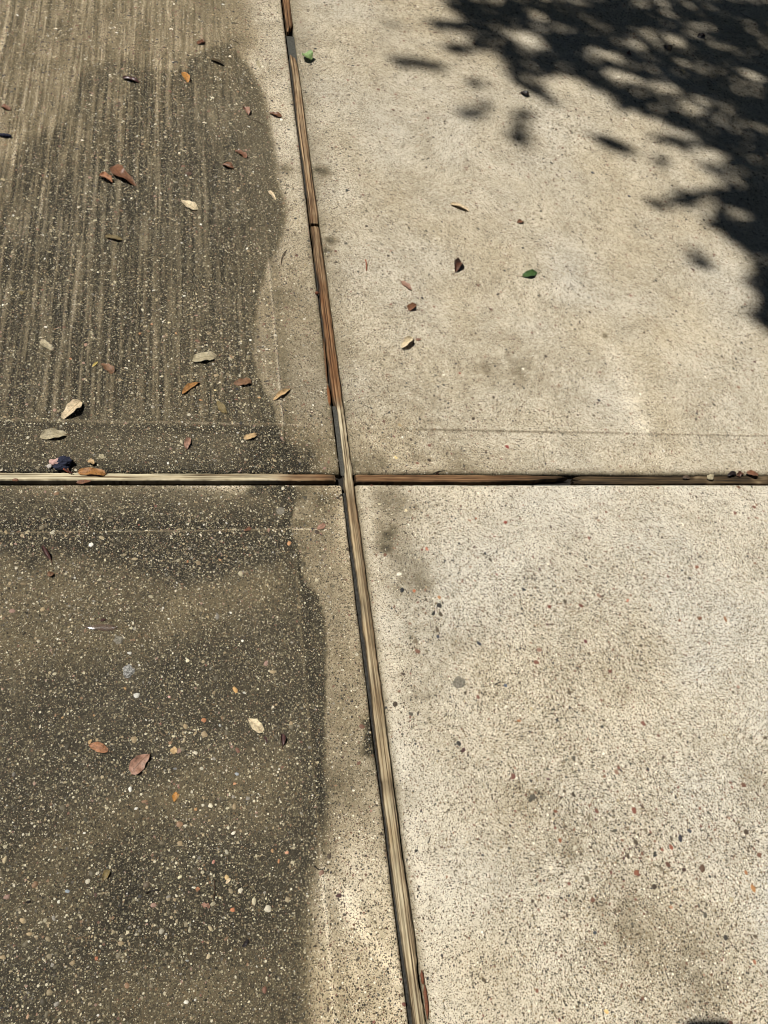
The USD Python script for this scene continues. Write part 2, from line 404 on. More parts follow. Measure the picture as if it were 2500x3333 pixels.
PAVE = thing("pavement", "four cast concrete slabs split by timber joints", "pavement", kind="structure")
SLAB_PATH = {}
SLABS = (("ul", -1, 1, 0.95, 2.15, "brown-streaked broom-marked slab with damp stain, left of the long strip and above the cross strip"),
         ("ur", 1, 1, 2.35, 2.75, "pale slab with dappled leaf shade, right of the long strip and above the cross strip"),
         ("ll", -1, -1, 0.85, 1.20, "darkest stained gravelly slab, left of the long strip and below the cross strip"),
         ("lr", 1, -1, 0.95, 1.20, "palest slab with brown pebbles, right of the long strip and below the cross strip"))
for k, sx, sy, ex, ey, lab in SLABS:
    u = lines(lambda d: (.0023 if k == "ul" else .0054), ex, (TOOLX[k] - GX,) if k[1] == "l" else ())
    v = lines((lambda d: .0052 + .004 * min(max(d - .2, 0) / 1.0, 1.2)) if sy > 0 else (lambda d: .0052), ey, (TOOL[k] - GY,))
    X, Y = np.meshgrid(sx * (GX + u), sy * (GY + v), indexing="ij")
    wob = 0.0016
    Z = surface_z(k, X, Y)
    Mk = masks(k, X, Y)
    # the rims are not perfectly straight
    X2 = X + sx * wob * (n2(Y * 0 + 1, Y, 14, 41 + (sx > 0)) - .5) * np.exp(-(np.abs(X) - GX) / .01)
    Y2 = Y + sy * wob * (n2(X, X * 0 + 1, 14, 43 + (sy > 0)) - .5) * np.exp(-(np.abs(Y) - GY) / .01)
    nu, nv = X.shape
    V = np.stack([X2, Y2, Z], -1)
    idx = np.arange(nu * nv).reshape(nu, nv)
    q = np.stack([idx[:-1, :-1], idx[1:, :-1], idx[1:, 1:], idx[:-1, 1:]], -1).reshape(-1, 4)
    if sx * sy < 0:
        q = q[:, ::-1]
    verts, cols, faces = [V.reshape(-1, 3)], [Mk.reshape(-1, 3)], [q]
    # sides down to the bed
    n0 = nu * nv
    for e, flip in ((idx[0, :], 1), (idx[:, 0], -1), (idx[-1, :], -1), (idx[:, -1], 1)):
        P = V.reshape(-1, 3)[e].copy(); P[:, 2] = -.11
        verts.append(P)
        cm = Mk.reshape(-1, 3)[e].copy(); cm[:, 0] = .92; cols.append(cm)
        lo = np.arange(len(e)) + n0; n0 += len(e)
        f = np.stack([e[:-1], lo[:-1], lo[1:], e[1:]], -1)
        faces.append(f if flip * sx * sy < 0 else f[:, ::-1])
    verts, cols, faces = np.vstack(verts), np.vstack(cols), np.vstack(faces)
    tri = np.vstack([faces[:, [0, 1, 2]], faces[:, [0, 2, 3]]])
    # smooth normals on the top only
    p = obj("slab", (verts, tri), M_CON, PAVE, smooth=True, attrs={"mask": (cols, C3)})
    p.SetCustomDataByKey("label", lab)
    SLAB_PATH[k] = str(p.GetPath())

# ground under and round the pavement
gs = 300.0
base = obj("ground", (np.array([[-gs, -gs, -.112], [gs, -gs, -.112], [gs, gs, -.112], [-gs, gs, -.112]]), np.array([[0, 1, 2, 3]])),
           plain("lawn", (0.045, 0.065, 0.022), 0.9, 3, 0.5))
tag(base, kind="structure", label="grassy ground round the pavement", cat="ground")

# ------------------------------------------------------------------ gravel in the slabs
PAL_R = [((92, 78, 58), 3), ((74, 60, 44), 4), ((118, 80, 58), 2.2), ((126, 78, 60), 1.3), ((84, 78, 64), 2.6), ((56, 52, 46), 3), ((44, 44, 46), .9), ((138, 100, 72), .7),
         ((180, 160, 120), .5), ((228, 218, 192), .9), ((158, 118, 94), .5), ((84, 54, 48), .6), ((118, 104, 80), 2)]
PAL_L = [((96, 86, 62), 2), ((76, 70, 52), 1), ((196, 182, 142), 2.6), ((212, 200, 168), 1.4), ((168, 144, 100), 2.2), ((146, 110, 74), 1.0), ((136, 122, 90), 3), ((168, 130, 108), .5), ((228, 222, 206), .4),
         ((146, 138, 122), 1.2), ((112, 102, 76), 2.6), ((180, 160, 116), 2), ((130, 88, 64), .4)]


def pick(pal, n, rng):
    w = np.array([p[1] for p in pal], float); c = np.array([lin(*p[0]) for p in pal])
    c = .8 * c + .2 * c.mean(1, keepdims=True)
    return c[rng.choice(len(pal), n, p=w / w.sum())] * rng.uniform(.75, 1.2, (n, 1))


def pebbles(k, cx, cy, r, tint, rng, rings=1):
    """Vertices, faces and tints of n low pebbles bedded in slab k."""
    n, s = len(cx), 7 if rings == 2 else (4 if rings == 0 else 6)
    th0 = rng.uniform(0, 2 * np.pi, (n, 1)); asp = rng.uniform(.5, .95, (n, 1)); rot = rng.uniform(0, np.pi, (n, 1))
    th = th0 + np.linspace(0, 2 * np.pi, s, endpoint=False)[None] + rng.uniform(-.25, .25, (n, s))
    rad = r[:, None] * rng.uniform(.76, 1.12, (n, s))
    px, py = rad * np.cos(th), rad * np.sin(th) * asp
    x, y = px * np.cos(rot) - py * np.sin(rot), px * np.sin(rot) + py * np.cos(rot)
    z0 = surface_z(k, cx, cy)
    hgt = r * rng.uniform(.16, .34, n)
    ringv = [np.stack([cx[:, None] + x, cy[:, None] + y, np.broadcast_to(z0[:, None] - .0006, x.shape)], -1)]
    if rings == 2:
        ringv.append(np.stack([cx[:, None] + x * .72, cy[:, None] + y * .72, np.broadcast_to((z0 + hgt * .75)[:, None], x.shape)], -1))
    top = np.stack([cx + r * rng.uniform(-.12, .12, n), cy + r * rng.uniform(-.12, .12, n), z0 + hgt], -1)[:, None]
    V = np.concatenate(ringv + [top], 1); m = V.shape[1]
    f = []
    for a in range(s):
        b = (a + 1) % s
        if rings == 2:
            f += [(a, b, s + b), (a, s + b, s + a), (s + a, s + b, 2 * s)]
        else:
            f += [(a, b, s)]
    F = (np.array(f)[None] + (np.arange(n) * m)[:, None, None])
    return V, F, np.repeat(tint[:, None], m, 1)


rng = np.random.default_rng(21)
BIG = []        # (visible size, slab, x, y, r, tint)
# stones one can find in the photograph: overview pixel, size in overview pixels (diameter), colour
NAMED = [(1132, 1273, 13, (34, 34, 38)), (1035, 1390, 12, (48, 50, 60)), (946, 1375, 10, (70, 72, 82)), (1187, 1310, 11, (120, 66, 46)), (1255, 1308, 12, (110, 62, 44)), (1356, 1297, 10, (196, 122, 92)),
         (1468, 1340, 10, (120, 72, 40)), (1512, 1335, 13, (126, 84, 58)), (1567, 1337, 13, (150, 100, 62)), (1265, 1385, 10, (104, 52, 50)), (1158, 1430, 14, (130, 84, 64)), (1318, 1450, 11, (110, 60, 44)),
         (922, 1186, 12, (196, 118, 88)), (912, 1187, 8, (112, 66, 50)), (895, 1276, 9, (196, 110, 62)), (949, 1290, 11, (184, 128, 78)), (1506, 1225, 10, (140, 84, 56)), (1121, 1557, 11, (170, 110, 60)),
         (1470, 1810, 18, (52, 50, 56)), (1490, 1795, 12, (66, 66, 70)), (1517, 1875, 17, (100, 74, 54)), (1477, 1878, 13, (76, 56, 46)), (1370, 1750, 14, (130, 76, 56)), (1210, 1815, 11, (146, 84, 48)),
         (1200, 1752, 12, (122, 76, 52)), (1184, 1683, 10, (108, 74, 70)), (1628, 1920, 16, (176, 120, 56)), (1612, 1885, 10, (170, 110, 60)), (1630, 2078, 10, (170, 110, 76)), (1450, 1830, 12, (150, 80, 52)),
         (1375, 1885, 14, (140, 84, 56)), (1320, 1885, 10, (120, 76, 62)), (1380, 1890, 10, (110, 66, 52)), (1160, 2140, 10, (130, 84, 60)), (1092, 1480, 9, (90, 96, 110)), (1285, 2015, 9, (60, 64, 72)),
         (1430, 1835, 10, (150, 90, 66)), (1310, 2185, 11, (232, 190, 110)), (1580, 1945, 14, (176, 160, 124)), (1275, 1785, 10, (120, 96, 74)), (1190, 1875, 12, (232, 214, 184)), (1450, 1960, 10, (190, 140, 104)),
         (1092, 1128, 10, (150, 72, 54)), (1096, 965, 10, (150, 60, 48)), (993, 806, 7, (160, 70, 50)), (1110, 830, 7, (70, 60, 56)), (1280, 373, 9, (70, 70, 76)), (1359, 424, 8, (72, 70, 76)),
         (864, 919, 11, (176, 150, 104)), (855, 988, 9, (226, 200, 130)), (902, 1000, 8, (140, 90, 70)), (1014, 1124, 9, (160, 120, 90)), (1028, 1120, 7, (160, 96, 64)), (877, 1102, 8, (232, 210, 160)),
         (508, 1490, 17, (206, 158, 82)), (405, 1427, 11, (226, 212, 176)), (197, 1177, 13, (230, 222, 206)), (227, 1210, 9, (226, 210, 170)), (433, 1156, 10, (226, 210, 180)), (625, 1175, 13, (196, 140, 84)),
         (405, 1213, 9, (180, 120, 70)), (475, 1210, 8, (190, 140, 86)), (380, 720, 9, (190, 140, 86)), (424, 635, 8, (200, 180, 140)), (464, 843, 12, (224, 200, 140)), (442, 776, 8, (220, 210, 190)), (363, 1000, 9, (226, 222, 206)),
         (302, 720, 9, (170, 120, 70)), (300, 1134, 6, (190, 110, 80)), (152, 775, 8, (196, 132, 80)), (560, 860, 9, (196, 150, 90)), (434, 865, 8, (190, 130, 70)), (541, 735, 8, (232, 226, 210)), (365, 697, 8, (224, 206, 160)),
         (328, 700, 8, (190, 130, 80)), (461, 1862, 12, (190, 130, 106)), (388, 1895, 13, (218, 206, 160)), (490, 1895, 14, (196, 164, 104)), (404, 2075, 9, (160, 160, 150)), (402, 2165, 12, (220, 212, 190)), (127, 1948, 10, (220, 214, 190)),
         (145, 1925, 13, (140, 150, 156)), (512, 1672, 11, (160, 164, 166)), (507, 1693, 10, (196, 140, 90)), (378, 1660, 11, (120, 120, 116)), (455, 1740, 11, (216, 204, 170)), (380, 1720, 17, (204, 156, 84)), (423, 1748, 10, (176, 130, 74)),
         (503, 1965, 12, (196, 120, 70)), (588, 1838, 11, (176, 136, 84)), (619, 1842, 11, (210, 150, 110)), (602, 1860, 11, (190, 132, 78)), (208, 2070, 10, (170, 100, 60)), (60, 2195, 14, (190, 150, 112)), (345, 2215, 8, (220, 210, 180)),
         (135, 1550, 8, (190, 150, 90)), (270, 1487, 9, (180, 140, 80)), (440, 1555, 14, (170, 110, 60)), (203, 1545, 7, (170, 130, 80)), (365, 1505, 8, (220, 170, 150)), (475, 1567, 9, (170, 170, 160))]
AVOID = []
for x, y, dpx, c in NAMED:
    g = gd([[x, y]])[0]
    sc = np.linalg.norm(gd([[x + 1, y]])[0] - g)
    k = ("u" if g[1] > 0 else "l") + ("l" if g[0] < 0 else "r")
    BIG.append((dpx * 10, k, g[0], g[1], dpx * sc / 2 * 1.05, .84 * np.array(lin(*c)) + .16 * np.mean(lin(*c))))
    AVOID.append((g[0], g[1], dpx * sc))
AVOID = np.array(AVOID)


def to_px(x, y):
    d = (np.stack([x, y, 0 * x], -1) - CAM_P) @ CAM_R
    return 1250 + FOC * d[:, 0] / -d[:, 2], 1666.5 - FOC * d[:, 1] / -d[:, 2], FOC / -d[:, 2]


SMALL = {}
CL_LR = gd([(1480, 1850), (1230, 1800), (1380, 1780), (1180, 1290), (930, 1230), (1350, 1300)])
CL_LL = gd([(60, 1280), (450, 1170), (600, 1170), (420, 1900), (380, 1620), (60, 2060)])
CL_UL = gd([(480, 760), (520, 850), (560, 930), (430, 700)])
CL_UR = gd([(1000, 900), (860, 960), (1050, 870)])
for k, sx, sy, ex, ey, lab in SLABS:
    nn = {"ul": 420000, "ur": 900000, "ll": 205000, "lr": 200000}[k]
    x = sx * (GX + .003 + rng.uniform(0, 1, nn) * (ex - .003)); y = sy * (GY + .003 + rng.uniform(0, 1, nn) * (ey - .003))
    px, py, sc = to_px(x, y)                                                # only where the slab is near enough to tell pieces apart
    seen = (px > -220) & (px < 2720) & (py > -100) & (py < 3500) & (rng.uniform(0, 1, nn) < (sc / 2000) ** 2 * 1.1)
    x, y, sc = x[seen], y[seen], sc[seen]; px, py = px[seen], py[seen]; nn = len(x)
    r = np.exp(rng.normal(np.log(2.45), .44, nn)) / sc
    tail = rng.uniform(0, 1, nn) < .05
    r = np.where(tail, np.maximum(r, np.exp(rng.normal(np.log(.0023), .32, nn))), r)
    for cl, amt, rad in ((CL_LR, 1.3, .10), (CL_LL, 1.1, .12), (CL_UL, 1.3, .12), (CL_UR, 1.0, .12)):
        for c in cl:
            w = amt * np.exp(-((x - c[0]) ** 2 + (y - c[1]) ** 2) / rad ** 2)
            r = np.where(rng.uniform(0, 1, nn) < w * .10, np.exp(rng.normal(np.log(.0029), .30, nn)), r)
    r = np.minimum(r, .0068)
    dens = (.62 if k[1] == "r" else .85) * np.clip(.62 + .9 * (n2(x, y, 14, 51) - .45), 0.2, 1) * np.clip(.55 + np.minimum(np.abs(x) - GX, np.abs(y) - GY) / .12, 0, 1)
    mk = masks(k, x, y)
    keep = (rng.uniform(0, 1, nn) < dens) & (r * sc > 1.3)
    for i in range(0, len(AVOID)):
        keep &= (x - AVOID[i, 0]) ** 2 + (y - AVOID[i, 1]) ** 2 > (AVOID[i, 2] * .8 + r) ** 2
    x, y, r, sc, mk = x[keep], y[keep], r[keep], sc[keep], mk[keep]
    n = len(x)
    light = rng.uniform(0, 1, n) < smoothstep(.35, .72, mk[:, 0]) * .90 + .05
    tint = np.where(light[:, None], pick(PAL_L, n, rng), pick(PAL_R, n, rng) * np.where(r * sc > 4.2, 1.05, .72)[:, None])
    tint = tint * np.where(light, 1 - .30 * smoothstep(.45, .95, mk[:, 0]) * rng.uniform(0, 1.3, n), 1)[:, None]
    big = r * sc > 6.0
    for i in np.nonzero(big)[0]:
        BIG.append((2 * r[i] * sc[i], k, x[i], y[i], r[i], tint[i]))
    SMALL[k] = [x[~big], y[~big], r[~big], tint[~big], sc[~big]]
BIG.sort(key=lambda s: -s[0])
for s in BIG[300:]:
    S = SMALL[s[1]]
    for i, v in zip(range(4), (s[2], s[3], s[4], s[5])):
        S[i] = np.concatenate([S[i], [v]])
for j, (size, k, x, y, r, tint) in enumerate(BIG[:300]):
    V, F, T = pebbles(k, np.array([x]), np.array([y]), np.array([r]), tint[None], rng, 2)
    obj("stone", (V.reshape(-1, 3), F.reshape(-1, 3)), M_STONE, SLAB_PATH[k], smooth=True, attrs={"tint": (T.reshape(-1, 3), C3)})
for k in SMALL:
    x, y, r, tint = SMALL[k][:4]
    _, _, sc = to_px(x, y)
    vs, fs, ts, n0 = [], [], [], 0
    for sel, kind in ((r * sc < 2.6, 0), (r * sc >= 2.6, 1)):      # specks get four facets, pebbles six
        V, F, T = pebbles(k, x[sel], y[sel], r[sel], tint[sel], rng, kind)
        vs.append(V.reshape(-1, 3)); fs.append(F.reshape(-1, 3) + n0); ts.append(T.reshape(-1, 3)); n0 += len(vs[-1])
    p = obj("gravel", (np.vstack(vs), np.vstack(fs)), M_STONE, SLAB_PATH[k], smooth=True, attrs={"tint": (np.vstack(ts), C3)})
    tag(p, kind="stuff")
    print("gravel", k, len(x))

# ------------------------------------------------------------------ joints: soil bed, sealant, timber strips
def ribbon(x0, x1, y0, y1, z, nx, ny, amp, seed):
    X, Y = np.meshgrid(np.linspace(x0, x1, nx), np.linspace(y0, y1, ny), indexing="ij")
    Z = z + amp * (n2(X, Y, 60, seed) - .5) * 2 + amp * (n2(X, Y, 260, seed + 1) - .5)
    idx = np.arange(nx * ny).reshape(nx, ny)
    q = np.stack([idx[:-1, :-1], idx[1:, :-1], idx[1:, 1:], idx[:-1, 1:]], -1).reshape(-1, 4)
    return np.stack([X, Y, Z], -1).reshape(-1, 3), q


parts = []
for a in (ribbon(-GX - .004, GX + .004, -1.4, 3.0, -.019, 8, 700, .004, 61), ribbon(-1.4, -GX - .004, -GY - .004, GY + .004, -.019, 260, 8, .004, 62),
          ribbon(GX + .004, 2.8, -GY - .004, GY + .004, -.019, 420, 8, .004, 63)):
    parts.append(trimesh.Trimesh(*[a[0], np.vstack([a[1][:, [0, 1, 2]], a[1][:, [0, 2, 3]]])], process=False))
bed = obj("joint_soil", trimesh.util.concatenate(parts), M_SOIL, smooth=True)
tag(bed, "black soil packed in the joints under the timber strips", "soil", kind="structure")

# positions along the long joint: overview rows (photograph pixels) -> metres
yy = lambda row: float(np.interp(row, YROWS, YVALS))
YROWS = np.array([-600, -300, 0, 181, 400, 581, 727, 850, 1031, 1250, 1453, 1577, 1700, 1971, 2245, 2571, 2900, 3041, 3333, 3700])
_mid = 960 + (YROWS) * 0.12
YVALS = np.array([ground([[m_, r_]])[0][1] for m_, r_ in zip(_mid, YROWS)])
# left and right sides of the wood as fractions of the joint's width
FR = [(-600, .2, .95), (0, .20, .98), (98, .20, .98), (186, .20, .78), (230, .22, .90), (262, .2, .93), (400, .10, .93), (581, .2, .88), (727, .12, .92), (800, .15, .92),
      (850, .12, .92), (1031, .14, .93), (1200, .14, .92), (1250, .12, .92), (1310, .22, .90), (1330, .40, .91), (1453, .38, .93), (1531, .36, .96), (1577, .25, .93),
      (1620, .22, .93), (1700, .24, .93), (1971, .27, .93), (2245, .22, .92), (2400, .17, .92), (2571, .17, .90), (2700, .17, .86), (2705, .17, .80), (2780, .15, .84), (2900, .14, .88), (3041, .22, .92),
      (3140, .22, .90), (3170, .22, .82), (3260, .22, .86), (3333, .22, .93), (3700, .2, .93)]
FR = np.array(FR, float)


def strip(a0, a1, left, right, along_axis, z, tone, seed, parent, name="board", end0=None, end1=None, step=.0035, nc=30, depth=.016):
    """A weathered board lying in a joint from a0 to a1; left(a), right(a): its sides across the joint; tone(a, f) -> bleached, red, rotten; end0/end1(f): ragged ends."""
    na = max(12, int(abs(a1 - a0) / step))
    f = np.linspace(0, 1, nc); f = f * .8 + .2 * (3 * f * f - 2 * f ** 3)
    s = np.linspace(0, 1, na)
    S, Fr = np.meshgrid(s, f, indexing="ij")
    lo = a0 + (end0(f) if end0 else 0 * f); hi = a1 + (end1(f) if end1 else 0 * f)
    A = lo[None] + (hi - lo)[None] * S
    l, r = left(A), right(A)
    l = l + .0016 * (n2(A, A * 0, 30, seed) - .5) * 2 + .0008 * (n2(A, A * 0, 160, seed + 7, 2) - .5) * 2; r = r + .0018 * (n2(A, A * 0 + 3, 36, seed + 1) - .5) * 2 + .0008 * (n2(A, A * 0 + 5, 170, seed + 8, 2) - .5) * 2
    C = l + (r - l) * Fr
    edge = np.minimum(Fr, 1 - Fr) * (r - l)
    groove = n2(A * .010, C, 560, seed + 2, 2) - .5
    Z = z + .0017 * groove + .0010 * (n2(A * .03, C, 170, seed + 3, 2) - .5) * 2 + .0012 * (n2(A, C * .2, 11, seed + 4) - .5) - .0026 * np.exp(-edge / .0012)
    ends = np.minimum(S, 1 - S) * np.abs(a1 - a0)
    Z = Z - .004 * np.exp(-ends / .0025)
    tn = np.stack(tone(A, Fr), -1)
    al = np.stack([A, C, 0 * A + seed * .17], -1)
    # closed body
    top = np.stack([C, A, Z], -1) if along_axis == 1 else np.stack([A, C, Z], -1)
    bot = top.copy(); bot[..., 2] = z - depth
    V = np.vstack([top.reshape(-1, 3), bot.reshape(-1, 3)]); nv_ = na * nc
    idx = np.arange(nv_).reshape(na, nc)
    q = np.stack([idx[:-1, :-1], idx[1:, :-1], idx[1:, 1:], idx[:-1, 1:]], -1).reshape(-1, 4)
    ring = np.concatenate([idx[:, 0], idx[-1, 1:], idx[::-1, -1][1:], idx[0, ::-1][1:]])
    side = np.stack([ring[:-1], ring[:-1] + nv_, ring[1:] + nv_, ring[1:]], -1)
    F = np.vstack([q, side[:, ::-1]])
    if along_axis == 1:
        F = F[:, ::-1]
    tri = np.vstack([F[:, [0, 1, 2]], F[:, [0, 2, 3]]])
    return obj(name, (V, tri), M_WOOD, parent, smooth=True, attrs={"wood": (np.vstack([tn.reshape(-1, 3)] * 2), C3), "along": (np.vstack([al.reshape(-1, 3)] * 2), Sdf.ValueTypeNames.Vector3fArray)})


def row_of(a):
    return np.interp(-a, -YVALS, YROWS)


vl = lambda A: -GX + W * np.interp(row_of(A), FR[:, 0], FR[:, 1])
vr = lambda A: -GX + W * np.interp(row_of(A), FR[:, 0], FR[:, 2])


def vtone(A, f):
    rw = row_of(A)
    bl = np.interp(rw, [0, 120, 190, 260, 400, 700, 760, 860, 920, 1000, 1290, 1330, 1520, 1590, 1640, 1700, 1900, 2300, 2400, 2700, 2900, 3100, 3333],
                   [0, 0, .3, .55, .4, .4, .3, .25, .1, 0, .0, .7, .75, .55, .05, .12, .15, .12, .12, .2, .45, .2, .1])
    rd = np.interp(rw, [0, 120, 190, 240, 420, 720, 760, 850, 920, 1000, 1290, 1340, 1520, 1560, 1640, 1720, 1800, 2000, 3333],
                   [.9, .9, .7, .5, .62, .62, .5, .6, .7, .95, .95, .12, .12, .2, .45, .30, .25, .12, .05])
    rd = np.clip(rd + .9 * smoothstep(.72, 1.0, f) * ((rw > 1330) & (rw < 2300)) * .45 + .5 * (n2(A, f * .02, 40, 77) - .5), 0, 1)
    bl = np.clip(bl + .9 * (n2(A, f * .03, 26, 78) - .5), 0, 1)
    rt = np.clip(np.interp(rw, [0, 90, 98, 99, 1560, 1620, 1690, 2530, 2545, 2570, 2600], [.1, .25, .5, .0, 0, .35, 0, 0, .45, .3, 0]) * (.4 + 1.2 * n2(A, f * .05, 50, 79))
                 + .55 * smoothstep(.10, .0, f) + .25 * smoothstep(.93, 1., f), 0, 1)
    return bl, rd, rt


ragged = lambda amp, seed, tilt=0: (lambda f: amp * (n2(f * .1, f * 0, 80, seed) - .5) * 2 + tilt * (f - .5))
s1 = thing("timber_strip", "short brown length of timber at the top edge, broken off above a black gap", "wood strip", "timber strips in the joints")
strip(2.4, yy(98), vl, vr, 1, .0005, vtone, 101, s1, end1=ragged(.010, 5, .035))
s2 = thing("timber_strip", "honey-coloured length of timber with a tapered top end just below the black gap", "wood strip", "timber strips in the joints")
strip(yy(186), yy(726), vl, vr, 1, .0012, vtone, 102, s2, end0=ragged(.004, 6, -.02), end1=ragged(.002, 7))
s3 = thing("timber_strip", "longest weathered strip of timber, running past the crossing down to the bottom edge", "wood strip", "timber strips in the joints")
strip(yy(736), -1.3, vl, vr, 1, .0010, vtone, 103, s3, end0=ragged(.002, 8))


def sliver(pts, w0, z, mat, parent, name="splinter", thick=.003):
    """A thin split of wood along the photograph's pixels pts."""
    g = ground(pts); n = 24
    t = np.linspace(0, 1, n); s0 = np.linspace(0, 1, len(g))
    cx, cy = np.interp(t, s0, g[:, 0]), np.interp(t, s0, g[:, 1])
    w = w0 * np.clip(np.minimum(t * 5, (1 - t) * 4), .12, 1) * (.8 + .5 * n2(t, t * 0, 9, 3)) / 2
    tx, ty = np.gradient(cx), np.gradient(cy); l = np.hypot(tx, ty); nx, ny = -ty / l, tx / l
    rows = []
    for o, dz in ((-1, -thick), (-1, -.0006), (-.3, 0), (.4, .0002), (1, -.0008), (1, -thick)):
        rows.append(np.stack([cx + nx * w * o, cy + ny * w * o, z + dz + .0006 * np.sin(t * 17)], -1))
    V = np.stack(rows, 1); m_ = V.shape[1]; F = []
    for i in range(n - 1):
        for j in range(m_):
            a, b = i * m_ + j, i * m_ + (j + 1) % m_
            F += [(a, b, b + m_), (a, b + m_, a + m_)]
    for e in (0, n - 1):
        F += [(e * m_, e * m_ + j, e * m_ + j + 1) for j in range(1, m_ - 1)]
    tm = trimesh.Trimesh(V.reshape(-1, 3), np.array(F), process=False); trimesh.repair.fix_normals(tm)
    return obj(name, tm, mat, parent, smooth=40)


sliver([(1371, 3158), (1376, 3190), (1377, 3205)], .0042, .0022, M_SLIVER, s3)
sliver([(1381, 3205), (1385, 3240), (1390, 3280), (1391, 3318)], .0045, .0024, M_SLIVER, s3)
sliver([(1066, 1252), (1071, 1290), (1074, 1322)], .0062, .0004, plain("brown_splinter", lin(122, 80, 46), .7, 400, .4), s3)
sliver([(1054, 1100), (1060, 1180), (1066, 1252)], .0034, -.0005, plain("dull_splinter", lin(96, 68, 42), .7, 400, .4), s3)


# sealant left of the long strip and in the broken gap
def seal(y0, y1, f0, f1, z, seed, parent):
    n = max(8, int(abs(y0 - y1) / .004))
    V, q = ribbon(0, 1, 0, 1, z, 7, n, .0006, seed)
    A = y0 + (y1 - y0) * V[:, 1]
    V = V.copy(); a = f0(A); b = f1(A)
    V[:, 0] = a + (b - a) * V[:, 0]; V[:, 1] = A
    V[:, 2] += .0030 * (n2(V[:, 0], V[:, 1], 120, seed + 3) - .5) + .001 * (n2(V[:, 0], V[:, 1], 400, seed + 4) - .5)
    return trimesh.Trimesh(V, np.vstack([q[:, [0, 2, 1]], q[:, [0, 3, 2]]]), process=False)


lw = lambda A: 0 * A - GX - .001
sl = thing("joint_sealant", "dark grey sealant smeared along the left side of the long timber strip", "sealant")
for i, (r0, r1, z) in enumerate(((190, 640, -.0085), (850, 1255, -.0085), (1322, 1545, -.0040), (1600, 2330, -.0075), (2330, 3600, -.0090))):
    tm = seal(yy(r0), yy(r1), lambda A: lw(A) + .0012 + .0016 * n2(A, A * 0, 40, 5), lambda A: vl(A) + .001, z, 110 + i, sl)
    tm.fix_normals() if False else None
    obj("bead", tm, M_FILL if i == 2 else M_TAR, sl, smooth=True)
gp = obj("bead", seal(yy(118), yy(200), lambda A: lw(A) + .004, lambda A: 0 * A + GX - .0005, -.0065, 120, sl), M_FILL, sl, smooth=True)

# cross joint
XC = [-900, 0, 400, 700, 1083]
hx = lambda col: float(ground([[col, 1550]])[0][0])
hU = lambda A: 0 * A + GY - W * np.interp(A, [hx(0), hx(420), hx(1083)], [.07, .08, .10])
hD = lambda A: 0 * A + GY - W * np.interp(A, [hx(0), hx(420), hx(1083)], [.72, .70, .68])


def htone(A, f):
    c = np.interp(A, [hx(-500), hx(0), hx(600), hx(900), hx(960), hx(1060), hx(1090)], [.95, .95, 1, .9, .3, .05, 0])
    rd = np.interp(A, [hx(600), hx(860), hx(950), hx(1090)], [.0, .05, .75, .85]) + .5 * (n2(A, f * .02, 40, 87) - .5)
    return np.clip(c + .5 * (n2(A, f * .03, 26, 88) - .5), 0, 1), np.clip(rd, 0, 1), np.clip(np.interp(A, [hx(1040), hx(1090)], [0, .7]) + .5 * smoothstep(.12, 0, f) + .5 * smoothstep(.9, 1, f), 0, 1)


s4 = thing("timber_strip", "bleached grey-white cross strip of timber left of the crossing", "wood strip", "timber strips in the joints")
strip(-1.4, hx(1092), hD, hU, 0, .0008, htone, 104, s4, end1=ragged(.002, 9))
gU = lambda A: 0 * A + GY - W * np.interp(A, [hx(1160), hx(1500), hx(1700), hx(1830), hx(1850), hx(2500)], [.10, .12, .12, .22, .1, .05])
gD = lambda A: 0 * A + GY - W * np.interp(A, [hx(1160), hx(1400), hx(1600), hx(1720), hx(1830)], [.78, .76, .74, .62, .34])
gD2 = lambda A: 0 * A + GY - W * np.interp(A, [hx(1700), hx(1850), hx(1950), hx(2500)], [.8, .80, .84, .86])


def gtone(A, f):
    rt = np.interp(A, [hx(1150), hx(1180), hx(1550), hx(1720), hx(1830)], [.5, .0, .1, .55, .9]) + .6 * smoothstep(.12, 0, f) + .6 * smoothstep(.88, 1, f) * smoothstep(hx(1400), hx(1600), A)
    return 0 * A + .1, 0 * A + .9, np.clip(rt + .4 * (n2(A, f * .03, 30, 89) - .5), 0, 1)


s5 = thing("timber_strip", "reddish-brown cross strip of timber right of the crossing, tapering to a rotten end", "wood strip", "timber strips in the joints")
strip(hx(1156), hx(1835), gD, gU, 0, .0005, gtone, 105, s5, end0=ragged(.002, 10), end1=ragged(.02, 11))


def rtone(A, f):
    g = smoothstep(.58, .72, n2(A, f * .02, 18, 90))
    return .4 * g, .35 + 0 * A, np.clip(.97 - .75 * g - .15 * (n2(A, f * .03, 30, 91) - .4), 0, 1)


s6 = thing("timber_strip", "dark rotten cracked cross strip of timber running off the right edge", "wood strip", "timber strips in the joints")
strip(hx(1870), 2.7, gD2, gU, 0, -.0030, rtone, 106, s6, end0=ragged(.03, 12))

exec_marker = None

